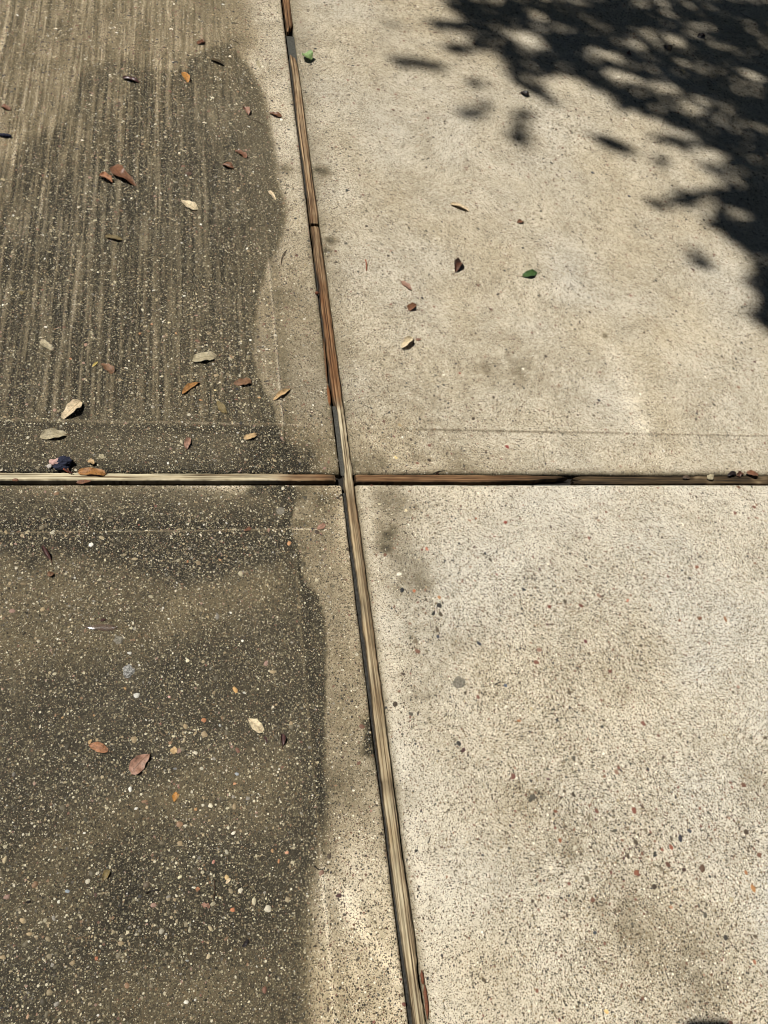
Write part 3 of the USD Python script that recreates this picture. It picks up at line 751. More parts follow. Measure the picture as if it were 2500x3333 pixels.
# ------------------------------------------------------------------ leaves
def leaf_mat(name, top, under=None, vein=(0.75, 0.75, 0.75), spots=0.55, gloss=0.5, veins=1.0, spec=.4):
    top = np.array(lin(*top)); dk = top * .55; lt = np.clip(top * 1.35, 0, .9)
    vn = np.clip(top * np.array(vein), 0, .9)
    N = {"uv": ("attribute", {"attribute": "leafuv"}), "s": ("separate_xyz", {}), "g": ("geometry", {}),
         "n": ("noise_texture", {"scale": 190, "detail": 5, "roughness": .75}), "r": ("rgb_ramp", {"ramp": [(.34, tuple(dk * .8)), (.48, tuple(top)), (.68, tuple(lt))]}),
         "av": ("math", {"math_type": "absolute"}), "m1": ("map_range", {"range_type": "smoothstep", "from_min": .03, "from_max": .12, "to_min": 1, "to_max": 0, "clamp": True}),
         "k1": ("math", {"math_type": "multiply_add", "value2": -.9}), "k2": ("math", {"math_type": "multiply", "value2": 7.0}), "k3": ("math", {"math_type": "fraction"}),
         "k4": ("map_range", {"range_type": "smoothstep", "from_min": .02, "from_max": .14, "to_min": .75, "to_max": 0, "clamp": True}),
         "mx": ("math", {"math_type": "maximum"}), "ms": ("math", {"math_type": "multiply", "value2": veins}),
         "c": ("mix_color", {"blend_type": "mix", "b": tuple(vn)}),
         "sp": ("voronoi_texture", {"scale": 260, "use_normalize": False}), "st": ("map_range", {"range_type": "smoothstep", "from_min": .12, "from_max": .3, "to_min": spots, "to_max": 0, "clamp": True}),
         "d": ("mix_color", {"blend_type": "mix", "b": tuple(top * .16)}),
         "bh": ("math", {"math_type": "multiply_add", "value2": .7}), "b": ("bump", {"strength": .7, "distance": .0006}),
         "p": ("principled_bsdf", {"roughness": gloss, "specular_ior_level": spec})}
    K = [("uv.vector", "s.vector"), ("g.position", "n.vector"), ("n.fac", "r.fac"), ("s.y", "av.value1"), ("av.value", "m1.value"),
         ("av.value", "k1.value1"), ("s.x", "k1.value3"), ("k1.value", "k2.value1"), ("k2.value", "k3.value1"), ("k3.value", "k4.value"),
         ("m1.result", "mx.value1"), ("k4.result", "mx.value2"), ("mx.value", "ms.value1"), ("ms.value", "c.fac"), ("r.color", "c.a"),
         ("g.position", "sp.vector"), ("sp.distance", "st.value"), ("st.result", "d.fac"), ("c.result", "d.a"), ("d.result", "p.base_color"),
         ("ms.value", "bh.value1"), ("n.fac", "bh.value3"), ("bh.value", "b.height"), ("b.normal", "p.normal")]
    return usdkit.material(stage, L + "leaf_" + name, N, K, surface="p.BSDF")


LM = {"brown": leaf_mat("brown", (126, 94, 68)), "chestnut": leaf_mat("chestnut", (116, 80, 56), vein=(.8, .75, .7), gloss=.38), "orange": leaf_mat("orange", (158, 114, 64), spots=.5, vein=(.62, .5, .45)),
      "spotted": leaf_mat("spotted", (150, 104, 56), spots=.9, veins=.25), "tan": leaf_mat("tan", (190, 160, 116), vein=(.72, .66, .6)), "cream": leaf_mat("cream", (214, 196, 160), vein=(.62, .54, .46), gloss=.55),
      "palebuff": leaf_mat("palebuff", (204, 184, 150), vein=(.62, .56, .5), gloss=.5), "pink": leaf_mat("pink", (152, 116, 96), vein=(.62, .6, .58)), "salmon": leaf_mat("salmon", (160, 114, 82), vein=(.7, .62, .55)),
      "dark": leaf_mat("dark", (84, 56, 42), gloss=.35), "maroon": leaf_mat("maroon", (74, 46, 42), gloss=.3, spec=.6), "green": leaf_mat("green", (62, 88, 44), vein=(1.3, 1.2, 1.2)), "lime": leaf_mat("lime", (132, 156, 100), vein=(1.2, 1.1, 1.2)),
      "olive": leaf_mat("olive", (120, 104, 66)), "blackish": leaf_mat("blackish", (40, 32, 30), gloss=.4), "silver": leaf_mat("silver", (96, 80, 66), gloss=.16, spec=1.0, veins=.4),
      "yellow": leaf_mat("yellow", (206, 186, 108)), "khaki": leaf_mat("khaki", (170, 158, 128), vein=(.66, .64, .6)), "mustard": leaf_mat("mustard", (172, 120, 56), veins=.3), "rust": leaf_mat("rust", (122, 84, 62), vein=(.7, .66, .6))}
M_STALK = plain("leaf_stalk", lin(96, 66, 44), .6)
M_TWIG = plain("twig_bark", lin(66, 50, 36), .8, 300, .4)


def tube(pts, r0, r1, n=6):
    pts = np.asarray(pts, float); m_ = len(pts)
    t = np.gradient(pts, axis=0); t /= np.linalg.norm(t, axis=1, keepdims=True) + 1e-12
    a = np.cross(t, [0.3, 0.2, 1.0]); a /= np.linalg.norm(a, axis=1, keepdims=True); b = np.cross(t, a)
    th = np.linspace(0, 2 * np.pi, n, endpoint=False)
    r = np.linspace(r0, r1, m_)[:, None, None]
    V = pts[:, None] + r * (np.cos(th)[None, :, None] * a[:, None] + np.sin(th)[None, :, None] * b[:, None])
    F = []
    for i in range(m_ - 1):
        for j in range(n):
            p, q = i * n + j, i * n + (j + 1) % n
            F += [(p, q, q + n), (p, q + n, p + n)]
    F += [(0, j + 1, j) for j in range(1, n - 1)] + [((m_ - 1) * n, (m_ - 1) * n + j, (m_ - 1) * n + j + 1) for j in range(1, n - 1)]
    tm = trimesh.Trimesh(V.reshape(-1, 3), np.array(F), process=False); trimesh.repair.fix_normals(tm)
    return tm


def which(x, y):
    return ("u" if y > 0 else "l") + ("l" if x < 0 else "r")


def floor_z(x, y):
    if abs(x) < GX or abs(y) < GY:
        return .0025
    return float(surface_z(which(x, y), np.array([x]), np.array([y]))[0]) + .0006


def leaf(b, t, wpx, mat, label, peak=.55, sharp=1.15, cup=.25, arch=.10, tipcurl=0.0, roll=0.0, stalk=0.0, wav=.0, cat="leaf", name="leaf", side=1, lift=0.0, notch=0.0):
    """One fallen leaf: b, t = (crop, x, y) of its base and tip, wpx = its width in crop pixels."""
    pb, pt = gc(*b), gc(*t)
    mid = ((b[1] + t[1]) / 2, (b[2] + t[2]) / 2); dxy = np.array([t[1] - b[1], t[2] - b[2]], float); nn = np.array([-dxy[1], dxy[0]]) / np.linalg.norm(dxy)
    wid = np.linalg.norm(gc(b[0], mid[0] + nn[0] * wpx / 2, mid[1] + nn[1] * wpx / 2) - gc(b[0], mid[0] - nn[0] * wpx / 2, mid[1] - nn[1] * wpx / 2))
    ln = np.linalg.norm(pt - pb); head = math.atan2(*(pt - pb)[::-1])
    nu, nv = 19, 9
    u = np.linspace(0, 1, nu); v = np.linspace(-1, 1, nv); cup = cup * .85; arch = arch * .75
    lr = np.random.default_rng(sum(map(ord, label)))
    a, c = peak * sharp, (1 - peak) * sharp
    prof = (u ** a) * ((1 - u) ** c); prof /= prof.max()
    U, V = np.meshgrid(u, v, indexing="ij")
    hw = wid / 2 * prof[:, None] * (1 + wav * np.sin(U * 13 + (V > 0) * 1.7 + len(label)))
    ph1, ph2, ph3 = lr.uniform(0, 6.3, 3)
    ragged_ = 1 + .06 * np.sin(U * 9 + ph1 + 2 * (V > 0)) + .04 * np.sin(U * 21 + ph2 + 3 * (V > 0))
    bend = lr.uniform(-.09, .09) * ln
    hw = hw * (1 + (ragged_ - 1) * np.abs(V)) * np.where(V > 0, 1 + lr.uniform(-.12, .12), 1)
    x = ln * U; y = hw * V * np.cos(roll * .3) + bend * (1 - (2 * U - 1) ** 2)
    z = cup * wid / 2 * (np.abs(V) ** 1.7) * prof[:, None] + arch * ln * (1 - (2 * U - 1) ** 2) + tipcurl * ln * np.clip(U - .55, 0, 1) ** 2 * 3 + roll * wid / 2 * V * prof[:, None]
    z = z + .10 * wid * np.sin(U * 7 + ph3) * V + .05 * wid * np.abs(V) * np.sin(U * 17 + ph2)
    z = z + wav * .5 * wid * np.sin(U * 9 + V * 2.2 + len(label)) * .5 + .0016 * (n2(U, V, 2.2, len(label)) - .5) * min(1, wid / .012)
    y = y + notch * wid * np.exp(-((U - .55) / .12) ** 2) * .5
    rg = np.stack([x - ln / 2, y, z], -1)
    ca, sa = math.cos(head), math.sin(head)
    ctr = (pb + pt) / 2
    P = np.stack([rg[..., 0] * ca - rg[..., 1] * sa, rg[..., 0] * sa + rg[..., 1] * ca, rg[..., 2]], -1)
    P[..., 2] += .0004 - np.percentile(P[..., 2], 4) + lift
    z0 = floor_z(*ctr)
    x_ = thing(name, label, cat, "leaves fallen on the pavement" if cat == "leaf" else None, loc=(ctr[0], ctr[1], z0))
    du, dv = np.gradient(P, axis=0), np.gradient(P, axis=1); nr = np.cross(du, dv); nr /= np.linalg.norm(nr, axis=-1, keepdims=True) + 1e-12
    bot = P - nr * .00022
    idx = np.arange(nu * nv).reshape(nu, nv)
    q = np.stack([idx[:-1, :-1], idx[1:, :-1], idx[1:, 1:], idx[:-1, 1:]], -1).reshape(-1, 4)
    F = np.vstack([q, q[:, ::-1] + nu * nv])
    ring = np.concatenate([idx[:, 0], idx[-1, 1:], idx[::-1, -1][1:], idx[0, ::-1][1:]])
    F = np.vstack([F, np.stack([ring[:-1], ring[:-1] + nu * nv, ring[1:] + nu * nv, ring[1:]], -1)[:, ::-1]])
    tri = np.vstack([F[:, [0, 1, 2]], F[:, [0, 2, 3]]])
    uv3 = np.stack([U, V, 0 * U], -1).reshape(-1, 3)
    obj("blade", (np.vstack([P.reshape(-1, 3), bot.reshape(-1, 3)]), tri), LM[mat], x_, smooth=True, attrs={"leafuv": (np.vstack([uv3, uv3]), Sdf.ValueTypeNames.Vector3fArray)})
    if stalk:
        s0 = P[0, nv // 2]; s1_ = s0 + np.array([-ca, -sa, 0]) * stalk * ln + np.array([-sa, ca, 0]) * .25 * stalk * ln * side
        s1_[2] = max(.0006, s0[2] * .4)
        inner = P[2, nv // 2] + np.array([0, 0, .0001])
        obj("stalk", tube([inner, s0, (s0 + s1_) / 2 + np.array([0, 0, .0004]), s1_], .00055, .0004), M_STALK, x_, smooth=True)
    return x_


#    base            tip             width colour      label
leaf((1, 884, 180), (1, 850, 192), 14, "rust", "small reddish leaf with a bent stalk near the top of the streaked slab", cup=.5, arch=.08, stalk=.3)
leaf((1, 968, 282), (1, 909, 259), 15, "cream", "curled cream leaf with a dark side near the top of the streaked slab", cup=.9, roll=.8, arch=.10)
leaf((1, 1122, 295), (1, 1117, 262), 14, "khaki", "faint pale oval leaf beside the top right corner of the damp stain", cup=.2, arch=.03)
leaf((1, 812, 358), (1, 790, 314), 24, "mustard", "golden bent leaf with a side lobe in the upper part of the streaked slab", cup=.25, arch=.16, notch=.35, wav=.10)
leaf((1, 602, 356), (1, 529, 338), 15, "maroon", "slender dark wine-brown leaf lying across the upper damp stain", cup=.8, arch=.07, stalk=.1)
leaf((1, 46, 478), (1, 6, 459), 17, "rust", "small reddish-brown leaf at the upper left edge above the blue scrap", cup=.5, arch=.10)
leaf((1, 1072, 500), (1, 1054, 466), 20, "pink", "crumpled pinkish brown leaf just inside the stain's right edge", cup=1.0, arch=.12, wav=.22)
leaf((1, 1164, 489), (1, 1217, 506), 15, "chestnut", "shiny chestnut leaf on the pale rim left of the honey-coloured strip", cup=.6, arch=.07, stalk=.15)
leaf((1, 1016, 652), (1, 1066, 684), 20, "rust", "rusty leaf with pale flecks, upper of two inside the stain's right edge", cup=.3, arch=.08, wav=.08)
leaf((1, 1012, 730), (1, 960, 713), 17, "chestnut", "chestnut curled leaf, lower of two inside the stain's right edge", cup=.9, arch=.10, stalk=.2)
leaf((1, 830, 752), (1, 800, 752), 11, "dark", "thin decayed brown leaf sunk into the streaked slab", cup=.0, arch=.0, wav=.1)
leaf((1, 590, 803), (1, 487, 722), 42, "chestnut", "largest brown leaf, glossy with a raised waist and curled tip", peak=.68, cup=.35, arch=.12, tipcurl=.0, wav=.06, stalk=.05, notch=.18)
leaf((1, 486, 790), (1, 428, 764), 22, "salmon", "small folded pinkish leaf beside the largest brown leaf", cup=1.1, arch=.14, wav=.24)
leaf((1, 784, 866), (1, 853, 909), 27, "cream", "cream oval leaf right of the largest brown leaf", cup=.3, arch=.12, peak=.6)
leaf((1, 1158, 824), (1, 1190, 866), 14, "palebuff", "slim pale leaf on the damp stain's widest right bulge", cup=.5, arch=.10)
leaf((1, 455, 1022), (1, 528, 1038), 16, "olive", "slender olive and maroon leaf below the largest brown leaf", cup=.8, arch=.06)
leaf((1, 1308, 242), (1, 1340, 270), 30, "lime", "bright lime-green leaf beside the black gap in the joint", cup=.3, arch=.30, lift=.006, stalk=.0)
leaf((2, 628, 417), (2, 588, 401), 15, "blackish", "tiny blackish leaf below the dappled shade", cup=.6, arch=.12)
leaf((2, 1386, 156), (2, 1352, 158), 14, "blackish", "black scrap of leaf in deep tree shade near the top right", cup=.3, arch=.12, wav=.3)
leaf((2, 1240, 222), (2, 1206, 200), 17, "silver", "shiny dark leaf inside the tree shade", cup=.5, arch=.12)
leaf((2, 1298, 322), (2, 1280, 303), 14, "khaki", "dull khaki leaf at the rim of a light fleck inside the tree shade", cup=.4, arch=.05)
leaf((2, 1066, 240), (2, 1046, 230), 12, "dark", "dark brown leaf crumb on a sunlit fleck inside the tree shade", cup=.5, arch=.1, wav=.2)
leaf((2, 368, 915), (2, 286, 884), 17, "palebuff", "slender buff leaf alone on the upper pale slab", cup=.8, arch=.04, roll=.2)
leaf((2, 574, 963), (2, 597, 956), 14, "rust", "small rust-red leaf on the upper pale slab", cup=.7, arch=.12)
leaf((2, 306, 1178), (2, 332, 1134), 36, "dark", "dark brown curled leaf standing on its rim left of the green leaf", cup=1.0, arch=.16, stalk=.1, roll=.3)
leaf((2, 598, 1195), (2, 660, 1175), 27, "green", "dark green leaf with a pointed tip on the upper pale slab", peak=.42, cup=.25, arch=.12, stalk=.25)
leaf((2, 68, 1213), (2, 119, 1256), 17, "pink", "thin wavy pinkish-brown leaf, upper left of the brown teardrop leaf", cup=.4, arch=.05, stalk=.12, wav=.16)
leaf((2, 140, 1317), (2, 104, 1342), 27, "chestnut", "brown teardrop leaf on the upper pale slab, nearest the long strip", cup=.5, arch=.12, peak=.65)
leaf((4, 120, 400), (4, 72, 446), 27, "cream", "cream leaf arched over its own shadow near a yellow pebble", cup=.6, arch=.2, lift=.003, wav=.12)
leaf((4, 160, 404), (4, 136, 406), 9, "pink", "faint pinkish leaf fragment right of the arched cream leaf", cup=.1, arch=.03)
leaf((3, 232, 320), (3, 177, 278), 26, "khaki", "pale grey-tan teardrop leaf in the middle of the streaked slab's left part", peak=.62, cup=.25, arch=.08, stalk=.08)
leaf((3, 437, 380), (3, 490, 420), 30, "brown", "brown broken leaf casting a dark shadow near a yellow chip", cup=.35, arch=.12, wav=.08, peak=.62)
leaf((3, 398, 392), (3, 422, 370), 9, "yellow", "narrow yellow leaf chip beside the brown broken leaf", cup=.4, arch=.06)
leaf((3, 938, 345), (3, 828, 364), 40, "khaki", "large khaki oak leaf with a notched rim and dark stalk", cup=.22, arch=.06, stalk=.14, wav=.07, peak=.58)
leaf((3, 862, 460), (3, 787, 512), 21, "orange", "narrow orange-brown leaf slanting below the large khaki leaf", cup=.35, arch=.04, stalk=.1)
leaf((3, 1008, 466), (3, 1086, 452), 32, "brown", "broad mottled brown leaf right of the slanting orange leaf", cup=.3, arch=.09, wav=.06, peak=.6)
leaf((3, 1252, 488), (3, 1180, 538), 20, "tan", "tan leaf with a twisted stalk on the light rim nearest the long strip", cup=.6, arch=.08, stalk=.1, wav=.1)
leaf((3, 268, 618), (3, 348, 540), 50, "palebuff", "largest pale leaf, ribbed and casting a thick shadow", peak=.58, cup=.35, arch=.10, roll=-.25)
leaf((3, 292, 684), (3, 172, 696), 40, "khaki", "long pale leaf with a greenish half lying level below the largest pale leaf", cup=.3, arch=.08, stalk=.10)
leaf((3, 940, 540), (3, 978, 598), 26, "olive", "decayed leaf skeleton stuck to the gravelly part of the streaked slab", cup=.02, arch=.0, wav=.1)
leaf((3, 806, 748), (3, 820, 698), 26, "pink", "upright reddish oval leaf above the tarry scar", cup=.35, arch=.10, stalk=.1)
leaf((3, 1110, 684), (3, 1052, 702), 22, "tan", "pointed tan leaf right of the tarry scar", cup=.3, arch=.08, stalk=.1)
leaf((3, 408, 816), (3, 383, 800), 20, "tan", "little curled tan leaf above the spotted orange leaf", cup=.4, arch=.25, lift=.004)
leaf((3, 458, 786), (3, 428, 772), 19, "khaki", "flat crumbled beige leaf scrap above the little curled tan leaf", cup=.05, arch=.02, wav=.2)
leaf((3, 458, 856), (3, 336, 848), 30, "spotted", "orange leaf with black spots lying on the bleached cross strip", cup=.25, arch=.05, wav=.03, peak=.5, sharp=.8, stalk=.04)
leaf((3, 395, 886), (3, 330, 894), 15, "rust", "narrow rusty leaf just below the cross strip and the spotted leaf", cup=.3, arch=.04)
leaf((3, 82, 884), (3, 54, 884), 13, "rust", "short brown leaf below the cross strip near the left edge", cup=.5, arch=.12)
leaf((3, 82, 64), (3, 98, 78), 15, "olive", "grey-olive chip near the left edge of the streaked slab", cup=.1, arch=.08)
leaf((5, 222, 300), (5, 184, 236), 18, "maroon", "dark shiny rolled leaf below the ridge on the darkest slab", cup=1.2, arch=.08, stalk=.25)
leaf((5, 234, 356), (5, 204, 362), 20, "brown", "brown pod-like leaf below the dark rolled leaf", cup=.7, arch=.14, stalk=.1)
leaf((5, 364, 586), (5, 508, 588), 26, "silver", "long leaf shining silver in the sun on the darkest slab", cup=-.5, arch=.07, peak=.62)
leaf((5, 458, 552), (5, 432, 560), 9, "maroon", "thin wine-red leaf shred above the silver shining leaf", cup=.4, arch=.1)
leaf((5, 1368, 164), (5, 1404, 140), 24, "pink", "pinkish flat leaf on the light rim just below the crossing", cup=.15, arch=.04, wav=.08)
leaf((5, 1050, 172), (5, 1086, 160), 13, "rust", "small red-brown leaf on the ridge at the stain's corner", cup=.5, arch=.08)
leaf((5, 1070, 980), (5, 1134, 1042), 40, "cream", "cream teardrop leaf in the middle of the darkest slab", peak=.66, cup=.3, arch=.10, stalk=.08)
leaf((5, 1220, 1100), (5, 1218, 1046), 20, "maroon", "dark red pod-like leaf right of the cream teardrop leaf", cup=1.2, arch=.08, stalk=.25)
leaf((5, 1152, 1088), (5, 1140, 1058), 9, "maroon", "crumbled wine-red shreds between cream leaf and dark red pod", cup=.5, arch=.1, wav=.3)
leaf((5, 384, 1092), (5, 468, 1122), 42, "salmon", "bright orange leaf with a dark midrib on the darkest slab", cup=.28, arch=.07, stalk=.08, peak=.55)
leaf((5, 396, 1072), (5, 384, 1092), 13, "tan", "small tan bract touching the bright orange leaf", cup=.4, arch=.1)
leaf((7, 645, 30), (7, 568, 116), 62, "pink", "broad dusty-pink leaf with a torn lower rim", peak=.62, cup=.18, arch=.06, stalk=.08, wav=.06)
leaf((5, 752, 1134), (5, 752, 1102), 32, "tan", "small three-cornered tan leaf right of the broad pink leaf", cup=.2, arch=.05, sharp=1.6, peak=.4)
leaf((7, 446, 575), (7, 470, 528), 26, "olive", "olive-brown leaf with a stalk in the lower left gravel", cup=.5, arch=.08, stalk=.2)
leaf((7, 752, 236), (7, 760, 192), 20, "mustard", "mustard curved leaf scrap near the bottom left", cup=.2, arch=.06, notch=.3)
leaf((7, 848, 604), (7, 858, 622), 17, "salmon", "upper of two pinkish crumbs near the bottom left", cup=.3, arch=.12, wav=.3)
leaf((7, 868, 680), (7, 908, 690), 20, "pink", "lower of two pinkish crumbs near the bottom left, broken in pieces", cup=.4, arch=.12, wav=.35)
leaf((7, 976, 590), (7, 996, 566), 13, "palebuff", "pale slip of leaf right of the pinkish crumbs", cup=.3, arch=.06)
leaf((7, 1072, 826), (7, 1046, 862), 15, "blackish", "black flake on the lower left slab", cup=.3, arch=.1, wav=.2)
leaf((7, 132, 662), (7, 112, 672), 11, "blackish", "tiny black husk near the lower left edge", cup=.8, arch=.15)
leaf((4, 1560, 984), (4, 1610, 996), 20, "rust", "reddish-brown leaf caught on the rotten strip near the right edge", cup=.3, arch=.10, lift=.002)
leaf((4, 1480, 996), (4, 1518, 984), 16, "blackish", "dark brown torn leaf caught above the rotten strip", cup=.3, arch=.1, wav=.2)
leaf((4, 1524, 994), (4, 1545, 976), 22, "dark", "crumpled brown leaf between the torn and the reddish leaf above the rotten strip", cup=.6, arch=.15, wav=.25)
leaf((4, 1390, 1004), (4, 1420, 998), 22, "khaki", "pale grey shell-like leaf on the rotten strip", cup=-.6, arch=.18)
leaf((4, 1286, 1006), (4, 1318, 1004), 15, "silver", "glossy dark rounded leaf on the rotten strip", cup=-.4, arch=.12)
leaf((4, 1524, 1040), (4, 1540, 1048), 10, "brown", "little brown leaf bit just below the rotten strip", cup=.3, arch=.1)
leaf((4, 224, 984), (4, 238, 978), 8, "dark", "dark leaf shred above the reddish-brown strip near the crossing", cup=.4, arch=.1)


def twig(r, pts, rad, label, cat="twig", mat=None, side=None):
    g = np.array([gc(r, *p) for p in pts]); z0 = floor_z(*g.mean(0))
    t = np.linspace(0, 1, 9); s0 = np.linspace(0, 1, len(g)); c = g.mean(0)
    P = np.stack([np.interp(t, s0, g[:, 0]) - c[0], np.interp(t, s0, g[:, 1]) - c[1], rad + .0006 + .0012 * np.sin(t * 5 + len(label))], -1)
    x_ = thing("twig", label, cat, "twigs and fibres on the pavement", loc=(c[0], c[1], z0))
    obj("stem", tube(P, rad, rad * .7), mat or M_TWIG, x_, smooth=True)
    obj("bud", trimesh.creation.icosphere(2, rad * 1.5).apply_scale((1, 1, .8)).apply_translation(P[0]), mat or M_TWIG, x_, smooth=True)


M_DARKTWIG = plain("dark_twig", lin(40, 34, 28), .7)
M_REDTWIG = plain("red_twig", lin(150, 76, 50), .6)
twig(1, [(996, 170), (1018, 182), (1038, 196)], .0010, "thin dark twig between two small leaves near the top of the streaked slab")
twig(1, [(1090, 518), (1112, 528), (1136, 543)], .0009, "dark twig across the damp stain near the pale rim")
twig(1, [(1232, 1090), (1218, 1112), (1214, 1144)], .0010, "short upright brown twig with a knob on the rim beside the long strip")
twig(1, [(375, 920), (405, 934), (435, 944)], .0007, "faint dark twig left of the cream oval leaf", mat=M_DARKTWIG)
twig(2, [(365, 108), (376, 116), (390, 124)], .0010, "short black twig at the top of the pale slab beside the first shadow", mat=M_DARKTWIG)
twig(4, [(214, 986), (236, 974), (264, 970)], .0012, "black bent twig above the reddish-brown cross strip", mat=M_DARKTWIG)
twig(7, [(926, 578), (928, 620), (922, 655)], .0009, "upright dark twig between pinkish crumbs in the lower left gravel")
twig(7, [(632, 628), (655, 620), (680, 618)], .0012, "level dark twig in the lower left gravel", mat=M_DARKTWIG)
twig(7, [(1358, 516), (1374, 528), (1394, 530)], .0010, "dark twig on the light rim boundary in the lower left slab", mat=M_DARKTWIG)
twig(6, [(478, 836), (490, 828), (504, 820)], .0008, "dark hooked twig on the palest slab right of the grey gum spot", mat=M_DARKTWIG)
twig(4, [(-80, 63), (-76, 80), (-78, 110)], .0013, "looped reddish fibre beside the long strip", mat=M_REDTWIG)
twig(1, [(1010, 98), (1016, 104), (1026, 106)], .0008, "tiny twig in the upper streaked slab", mat=M_DARKTWIG)

# gum spots
M_GUM = usdkit.material(stage, L + "old_gum", {"g": ("geometry", {}), "v": ("voronoi_texture", {"scale": 230, "feature": "distance_to_edge", "use_normalize": False}),
    "r": ("rgb_ramp", {"ramp": [(0.0, lin(52, 50, 44)), (.05, lin(70, 68, 62)), (.10, lin(146, 144, 138)), (1, lin(170, 168, 160))]}), "b": ("bump", {"strength": .8, "distance": .001}),
    "p": ("principled_bsdf", {"roughness": .7})}, [("g.position", "v.vector"), ("v.distance", "r.fac"), ("r.color", "p.base_color"), ("v.distance", "b.height"), ("b.normal", "p.normal")], surface="p.BSDF")
M_GUM2 = plain("worn_gum", lin(122, 116, 102), .8, 420, .7, .0012)


def gum(r, x, y, wpx, label, mat):
    c = gc(r, x, y); rad = np.linalg.norm(gc(r, x + wpx / 2, y) - c)
    n = 40; th = np.linspace(0, 2 * np.pi, n, endpoint=False)
    rr = rad * (.80 + .75 * (n2(np.cos(th), np.sin(th), 1.6, int(x)) - .4))
    rings = []
    for s, zz in ((1.0, -.0004), (.94, .0008), (.75, .0013), (.5, .0014), (.25, .0015)):
        px_, py_ = rr * s * np.cos(th), rr * s * np.sin(th)
        z0 = surface_z(which(*c), c[0] + px_, c[1] + py_)
        rings.append(np.stack([px_, py_, z0 + zz + .0004 * (n2(px_, py_, 300, 3) - .5)], -1))
    V = np.vstack(rings + [np.array([[0, 0, rings[-1][:, 2].mean()]])]); F = []
    for i in range(4):
        for j in range(n):
            a, b = i * n + j, i * n + (j + 1) % n
            F += [(a, b, b + n), (a, b + n, a + n)]
    F += [(4 * n + j, 4 * n + (j + 1) % n, 5 * n) for j in range(n)]
    x_ = thing("gum_spot", label, "gum spot", "gum spots on the slabs", loc=(c[0], c[1], 0))
    obj("patch", (V, np.array(F)), mat, x_, smooth=True)


gum(5, 557, 775, 66, "cracked grey gum spot below the silver shining leaf", M_GUM)
gum(5, 508, 642, 46, "worn grey gum spot between the silver leaf and the cracked spot", M_GUM2)
gum(5, 1213, 85, 44, "whitish worn gum spot above the ridge near the crossing", M_GUM2)
gum(6, 325, 825, 62, "grey ringed gum spot on the palest slab", M_GUM2)

# fluffy scrap by the cross strip, and the blue one at the left edge
M_BLUE = plain("dark_blue_fluff", lin(38, 41, 58), .8, 900, .7, .001)
M_PINK = plain("pinkish_fluff", lin(196, 160, 150), .8, 700, .35, .0008)
M_PALE = plain("pale_fluff", lin(190, 182, 172), .8, 700, .3, .0008)


def lump(r, seed, sq=(1, 1, 1), rough=.5):
    s = trimesh.creation.icosphere(4, 1.0); v = s.vertices
    d = 1 + rough * (meshkit.fbm(v * 1.7, 3, seed) - .5) + .35 * rough * (meshkit.fbm(v * 6, 2, seed + 1) - .5)
    s.vertices = v * d[:, None] * r * np.array(sq)
    return s


c = ground([[195, 1518]])[0]
px = np.linalg.norm(ground([[196, 1518]])[0] - c)
sc_ = thing("crumpled_scrap", "crumpled dark blue and pinkish scrap beside the spotted leaf on the cross strip", "scrap", loc=(c[0], c[1], 0))
# offsets in pixels of the photograph: right, up
for dx_, dy_, r_, mt, nm, sd, sq in ((14, 10, 24, M_BLUE, "blue_tuft", 1, (1.1, .75, .6)), (6, -8, 21, M_BLUE, "blue_tuft", 2, (1.15, .55, .5)), (-6, 10, 14, M_PINK, "pink_petal", 3, (1, .8, .5)),
                                     (-18, 6, 13, M_PINK, "pink_petal", 4, (1.1, .7, .5)), (-12, 16, 10, M_PALE, "pale_petal", 5, (1.2, .7, .5)), (-34, -2, 10, M_PALE, "pale_petal", 6, (.8, .8, .5)), (-26, 12, 9, M_PINK, "pink_petal", 7, (1, .8, .5)),
                                     (0, 20, 9, M_PALE, "pale_petal", 8, (1.2, .6, .5))):
    s = lump(r_ * px, sd, sq, .9); zz = -s.vertices[:, 2].min() + floor_z(c[0], max(c[1], GY + .01)) - .001
    s.apply_translation((dx_ * px, dy_ * px * 1.15, zz + (.004 if nm == "pink_petal" else 0)))
    obj(nm, s, mt, sc_, smooth=True)
for a, b in (((18, -22), (44, -34)), ((28, -18), (36, -34)), ((14, -20), (30, -30))):
    obj("stem", tube([(a[0] * px, a[1] * px, .008), ((a[0] + b[0]) / 2 * px, (a[1] + b[1]) / 2 * px, .007), (b[0] * px, b[1] * px, .0045)], .0016, .0009), M_REDTWIG if a[0] == 14 else plain("wine_stem", lin(84, 48, 42), .6) if a[0] == 18 else M_STALK, sc_, smooth=True)
s = lump(1, 9, (1, 1, 1), .3)
c = gc(1, 22, 592); px = np.linalg.norm(gc(1, 23, 592) - c)
bs = thing("crumpled_scrap", "small knotted dark blue scrap at the left edge of the upper slab", "scrap", loc=(c[0], c[1], floor_z(*c)))
for dx_, r_ in ((-16, 9), (-4, 10), (8, 9), (20, 8)):
    s = lump(r_ * px, 20 + dx_, (1.1, .9, .7), .9); s.apply_translation((dx_ * px, (dx_ % 3) * px, -s.vertices[:, 2].min()))
    obj("knot", s, M_BLUE, bs, smooth=True)
c = ground([[1031, 956]])[0]
pl = thing("pellet", "round orange-brown pellet stuck to the left side of the long strip", "pellet", loc=(c[0], c[1], 0))
s = lump(.0042, 31, (1, 1, .9), .4); s.apply_translation((0, 0, .0025)); obj("husk", s, M_SLIVER, pl, smooth=True)
obj("stub", tube([(.002, 0, .003), (.006, .001, .003)], .0014, .0008), M_STALK, pl, smooth=True)

# ------------------------------------------------------------------ the tree that throws the dappled shade
def S(x, y):
    return gd([[829.6 + x / 2.0, y / 2.0]])[0]


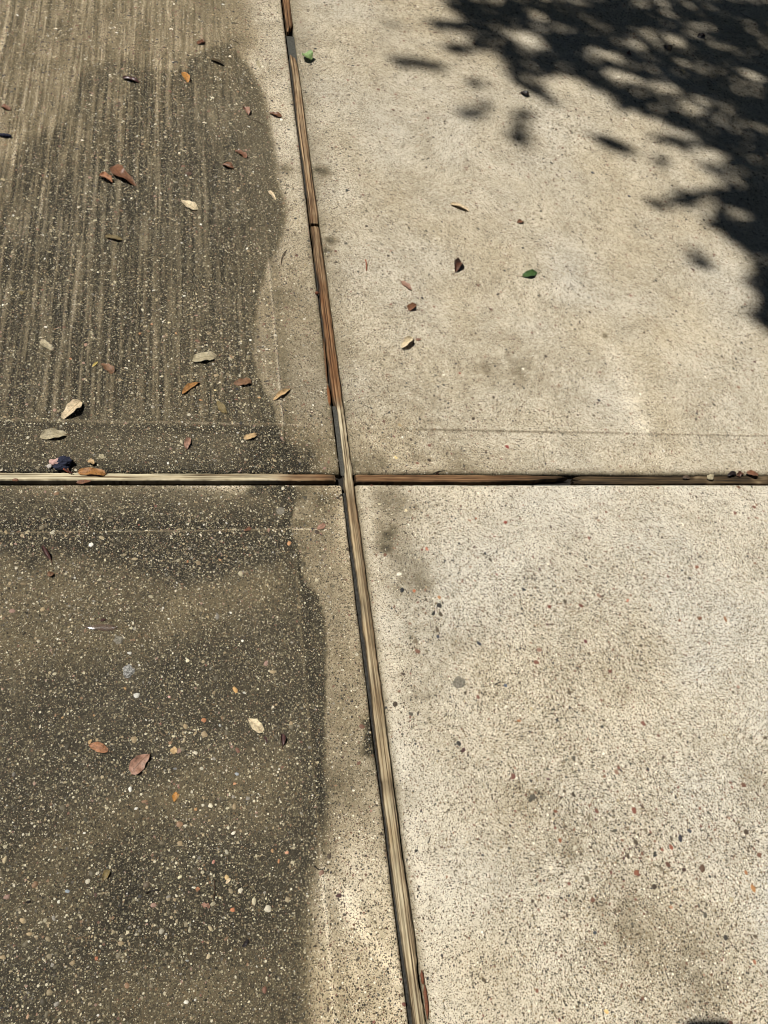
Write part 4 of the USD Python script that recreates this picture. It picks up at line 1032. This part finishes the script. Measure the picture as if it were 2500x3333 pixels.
rt = np.random.default_rng(5)
SH = [  # centre, half sizes along and across, turn (degrees), density; in pixels of the upper right crop
    (110, 272, 95, 26, 8, .8), (215, 285, 60, 20, 5, .6), (60, 105, 50, 14, 5, .3), (235, 105, 70, 24, 10, .8), (320, 110, 60, 30, 5, .7),
    (345, 30, 100, 45, 20, 1), (430, 95, 80, 60, 10, 1), (430, 170, 60, 60, 0, .85), (345, 215, 60, 28, 5, .75), (270, 200, 40, 20, 0, .4),
    (560, 60, 90, 60, 15, 1), (545, 235, 70, 55, 30, .95), (600, 330, 80, 45, 35, .95), (670, 395, 50, 35, 40, .75), (725, 430, 28, 28, 0, .45),
    (690, 270, 80, 40, 20, .95), (780, 200, 110, 60, 25, 1), (760, 60, 110, 35, 15, .95), (900, 150, 120, 50, 30, 1), (880, 290, 90, 42, 20, 1),
    (385, 490, 58, 26, 0, .95), (430, 450, 26, 16, 30, .5), (595, 495, 38, 28, 10, .8), (580, 590, 55, 44, 10, .75), (620, 630, 30, 16, 0, .4), (590, 545, 30, 25, 0, .45),
    (985, 620, 85, 26, 25, .85), (1060, 655, 36, 16, 20, .6), (1180, 690, 60, 25, 10, .4), (400, 365, 35, 25, 40, .45), (440, 415, 30, 20, 40, .35),
    (930, 360, 80, 36, 22, .95), (1040, 430, 95, 42, 22, 1), (1030, 455, 30, 30, 0, .7), (1160, 480, 80, 40, 20, .9), (1280, 520, 100, 45, 25, 1), (1400, 600, 90, 45, 35, 1),
    (1000, 70, 150, 55, 15, 1), (1180, 90, 140, 45, 20, 1), (1080, 260, 60, 28, 20, .8), (1210, 260, 80, 36, 20, .95), (1140, 340, 70, 25, 15, .7), (1300, 350, 100, 36, 25, 1),
    (1380, 220, 110, 45, 25, 1), (1520, 150, 120, 50, 20, 1), (1600, 260, 90, 60, 30, 1), (1450, 400, 110, 45, 25, 1), (1580, 470, 100, 60, 25, 1), (1350, 60, 130, 35, 10, 1), (1530, 30, 130, 35, 10, 1),
    (1200, 600, 70, 26, 20, .55), (1290, 620, 70, 30, 20, .7), (1500, 590, 80, 32, 25, .9), (1620, 640, 70, 50, 25, 1), (1560, 720, 80, 42, 25, 1), (1430, 730, 70, 30, 20, .85), (1480, 660, 60, 20, 25, .5),
    (1310, 860, 75, 48, 10, .95), (1210, 885, 70, 28, 5, .75), (1140, 870, 40, 16, 0, .4), (1400, 830, 60, 36, 15, .7), (1500, 850, 100, 55, 20, 1), (1620, 880, 70, 80, 20, 1), (1430, 960, 60, 45, 25, .9), (1540, 1000, 90, 60, 25, 1),
    (1630, 1050, 50, 70, 0, 1), (1560, 1080, 40, 30, 20, .8), (1350, 1110, 55, 28, 25, .5), (1400, 1150, 40, 24, 25, .45), (1590, 1200, 45, 45, 20, .8), (1640, 1260, 40, 90, 0, .95), (1610, 1350, 40, 50, 0, .75), (1660, 1420, 40, 50, 0, .7),
    (1740, 900, 120, 260, 0, 1), (1800, 400, 180, 300, 0, .9), (1700, 60, 220, 60, 0, .9), (1720, 1250, 80, 200, 0, .8)]
spots = []
MASS = np.array([(330, -160), (300, 20), (400, 95), (470, 160), (540, 260), (640, 360), (760, 330), (940, 385), (1150, 465), (1340, 555), (1470, 640), (1440, 730), (1470, 800), (1400, 930), (1500, 1060),
                 (1590, 1110), (1590, 1240), (1640, 1380), (1800, 1500), (2100, 1500), (2100, -160)], float)
FLECKS = [(640, 175, 80, 32, 8), (665, 65, 60, 15, 8), (585, 130, 24, 12, 0), (960, 232, 78, 14, 8), (1180, 55, 78, 12, 8), (1290, 180, 90, 22, 8), (1560, 90, 60, 12, 15), (1005, 328, 84, 22, 12), (1190, 372, 85, 22, 18), (1600, 325, 45, 22, 20),
          (1400, 640, 90, 20, 22), (1560, 745, 75, 13, 15), (1080, 190, 50, 9, 10), (820, 125, 50, 11, 12), (900, 60, 40, 8, 10), (1330, 470, 50, 11, 25), (1530, 935, 44, 10, 20)]
mx, my = rt.uniform(300, 2100, 60000), rt.uniform(-160, 1500, 60000)
okm = signed(MASS, mx, my) > 6
for (fx_, fy_, fa, fb, ft) in FLECKS:
    c_, s_ = math.cos(math.radians(ft)), math.sin(math.radians(ft))
    q1, q2 = ((mx - fx_) * c_ + (my - fy_) * s_) / fa, (-(mx - fx_) * s_ + (my - fy_) * c_) / fb
    okm &= q1 ** 2 + q2 ** 2 > 1
gm = gd(np.stack([829.6 + mx[okm] / 2, my[okm] / 2], -1))
# even cover on the ground: far rows are squeezed in the picture
_, _, scm = to_px(gm[:, 0], gm[:, 1])
zt = 4.9 + 1.7 * rt.uniform(0, 1, len(gm))
drop = rt.uniform(0, 1, len(gm)) < np.clip((700 / scm) ** 3 * .52, .08, 1)
for p, z_ in zip(gm[drop], zt[drop]):
    spots.append((p[0] + TO_SUN[0] / TO_SUN[2] * z_, p[1] + TO_SUN[1] / TO_SUN[2] * z_, z_))
print("mass leaves", len(spots))
for (cx, cy, a, b, tilt, den) in SH:
    g = S(cx, cy)
    ga, gb = S(cx + a * math.cos(math.radians(tilt)), cy + a * math.sin(math.radians(tilt))) - g, S(cx - b * math.sin(math.radians(tilt)), cy + b * math.cos(math.radians(tilt))) - g
    area = math.pi * np.linalg.norm(ga) * np.linalg.norm(gb)
    n = int(area / .0009 * 3.6 * den)
    rr, th = np.sqrt(rt.uniform(0, 1, n)) * .92, rt.uniform(0, 2 * np.pi, n)
    zt = 4.9 + 1.7 * rt.uniform(0, 1, n)
    for i in range(n):
        p = g + ga * rr[i] * math.cos(th[i]) + gb * rr[i] * math.sin(th[i])
        spots.append((p[0] + TO_SUN[0] / TO_SUN[2] * zt[i], p[1] + TO_SUN[1] / TO_SUN[2] * zt[i], zt[i]))
# the crown goes on beyond the frame, enlarged to block sky light, over ground the photograph does not show
nn = 90000
ang, rad = rt.uniform(0, 2 * np.pi, nn), np.sqrt(rt.uniform(0, 1, nn))
TRUNK = np.array([2.7, 3.9])
fx, fy = TRUNK[0] + 5.2 * rad * np.cos(ang), TRUNK[1] + 4.8 * rad * np.sin(ang)
fz = 3.6 + 3.0 * np.sqrt(np.clip(1 - rad ** 2, 0, 1)) * rt.uniform(0, 1, nn) + .5 * rt.uniform(0, 1, nn)
clump = meshkit.noise(np.stack([fx * 1.6, fy * 1.6, fz * 1.6], -1), 4)
sxp, syp = fx - TO_SUN[0] / TO_SUN[2] * fz, fy - TO_SUN[1] / TO_SUN[2] * fz
ppx, ppy, _ = to_px(sxp, syp)
okk = (clump > .36) & ((ppx > 2680) | (ppy < -130)) & ((ppx > 1500) | (ppy < -700))
far = np.stack([fx, fy, fz], -1)[okk]
P = np.vstack([np.array(spots), far])
n = len(P)
print("tree leaves", n)
yaw = rt.uniform(0, 2 * np.pi, n); tl = rt.normal(0, .45, n); rl = rt.normal(0, .45, n); sz = rt.uniform(.75, 1.2, n)
shape = np.array([(-.028, 0, 0), (-.008, .0115, .002), (.014, .0105, .002), (.030, 0, -.002), (.014, -.0105, .002), (-.008, -.0115, .002)])
cy_, sy_ = np.cos(yaw), np.sin(yaw)
ex_ = np.stack([cy_ * np.cos(tl), sy_ * np.cos(tl), np.sin(tl)], -1)
ey0 = np.stack([-sy_, cy_, 0 * cy_], -1); ez0 = np.cross(ex_, ey0)
ey_ = ey0 * np.cos(rl)[:, None] + ez0 * np.sin(rl)[:, None]; ez_ = np.cross(ex_, ey_)
V = P[:, None] + sz[:, None, None] * (shape[None, :, :1] * ex_[:, None] + shape[None, :, 1:2] * ey_[:, None] + shape[None, :, 2:] * ez_[:, None])
F = np.array([(0, 5, 1), (1, 5, 4), (1, 4, 2), (2, 4, 3)])[None] + (np.arange(n) * 6)[:, None, None]
M_CROWN = usdkit.material(stage, L + "oak_foliage", {"g": ("geometry", {}), "r": ("rgb_ramp", {"ramp": [(0, (.03, .055, .016)), (.5, (.05, .085, .024)), (1, (.085, .12, .035))]}),
    "p": ("principled_bsdf", {"roughness": .45}), "t": ("translucent_bsdf", {"color": (.13, .17, .03)}), "m": ("mix_closure", {"fac": .35})},
    [("g.random_per_island", "r.fac"), ("r.color", "p.base_color"), ("p.BSDF", "m.closure1"), ("t.BSDF", "m.closure2")], surface="m.closure")
M_BARK = plain("oak_bark", (.11, .09, .07), .9, 30, .5, .01)
tree = thing("oak_tree", "leafy tree beyond the top right corner throwing dappled shade on the pale slab", "tree", loc=(TRUNK[0], TRUNK[1], 0))
OFF = np.array([TRUNK[0], TRUNK[1], 0])
obj("crown", ((V - OFF).reshape(-1, 3), F.reshape(-1, 3)), M_CROWN, tree)
tk = np.array([(0, 0, -.11), (.03, .02, .3), (.0, .05, 1.0), (-.08, .03, 2.1), (-.14, 0, 3.1)])
obj("trunk", tube(tk, .21, .13, 14), M_BARK, tree, smooth=True)
from scipy.cluster.vq import kmeans2
np.random.seed(3)
cen, _ = kmeans2(P, 26, minit="++", seed=3)
for cpt in cen:
    e = cpt - OFF; st = tk[-1] if e[2] > 4.4 else tk[-2]
    mid = st * .5 + e * .5 + np.array([0, 0, .25])
    q = np.array([(1 - t) ** 2 * st + 2 * t * (1 - t) * mid + t * t * e for t in np.linspace(0, 1, 9)])
    obj("limb", tube(q, .06, .010, 7), M_BARK, tree, smooth=True)

# ------------------------------------------------------------------ the phone the picture is taken with; its shadow falls on the bottom edge
M_PHONE = plain("phone_shell", (.02, .02, .022), .3, 50, .1)
M_GLASS = plain("phone_lens", (.01, .01, .012), .08, 50, .1)
import manifold3d as m3
rows = m3.CrossSection.square((.075 - .022, .16 - .022), True).offset(.011, m3.JoinType.Round, 2, 48)
body = m3.Manifold.extrude(rows, .008)
tm = body.to_mesh(); bv = np.array(tm.vert_properties[:, :3]); bf = np.array(tm.tri_verts)
# camera frame: lens at the origin looking along -z; shell just behind it
PH_OFF = np.array([.012, -.065, .004])
bv = (bv + PH_OFF) @ CAM_R.T
ph = thing("mobile_phone", "dark mobile phone held above the pavement, shading the bottom right edge", "phone", loc=tuple(CAM_P))
obj("shell", (bv, bf), M_PHONE, ph)
lens = trimesh.creation.annulus(.006, .009, .0015).vertices, None
an = trimesh.creation.annulus(.006, .009, .0015); an.apply_translation((0, 0, .0032)); an.vertices = an.vertices @ CAM_R.T
obj("lens_ring", an, M_GLASS, ph, smooth=30)
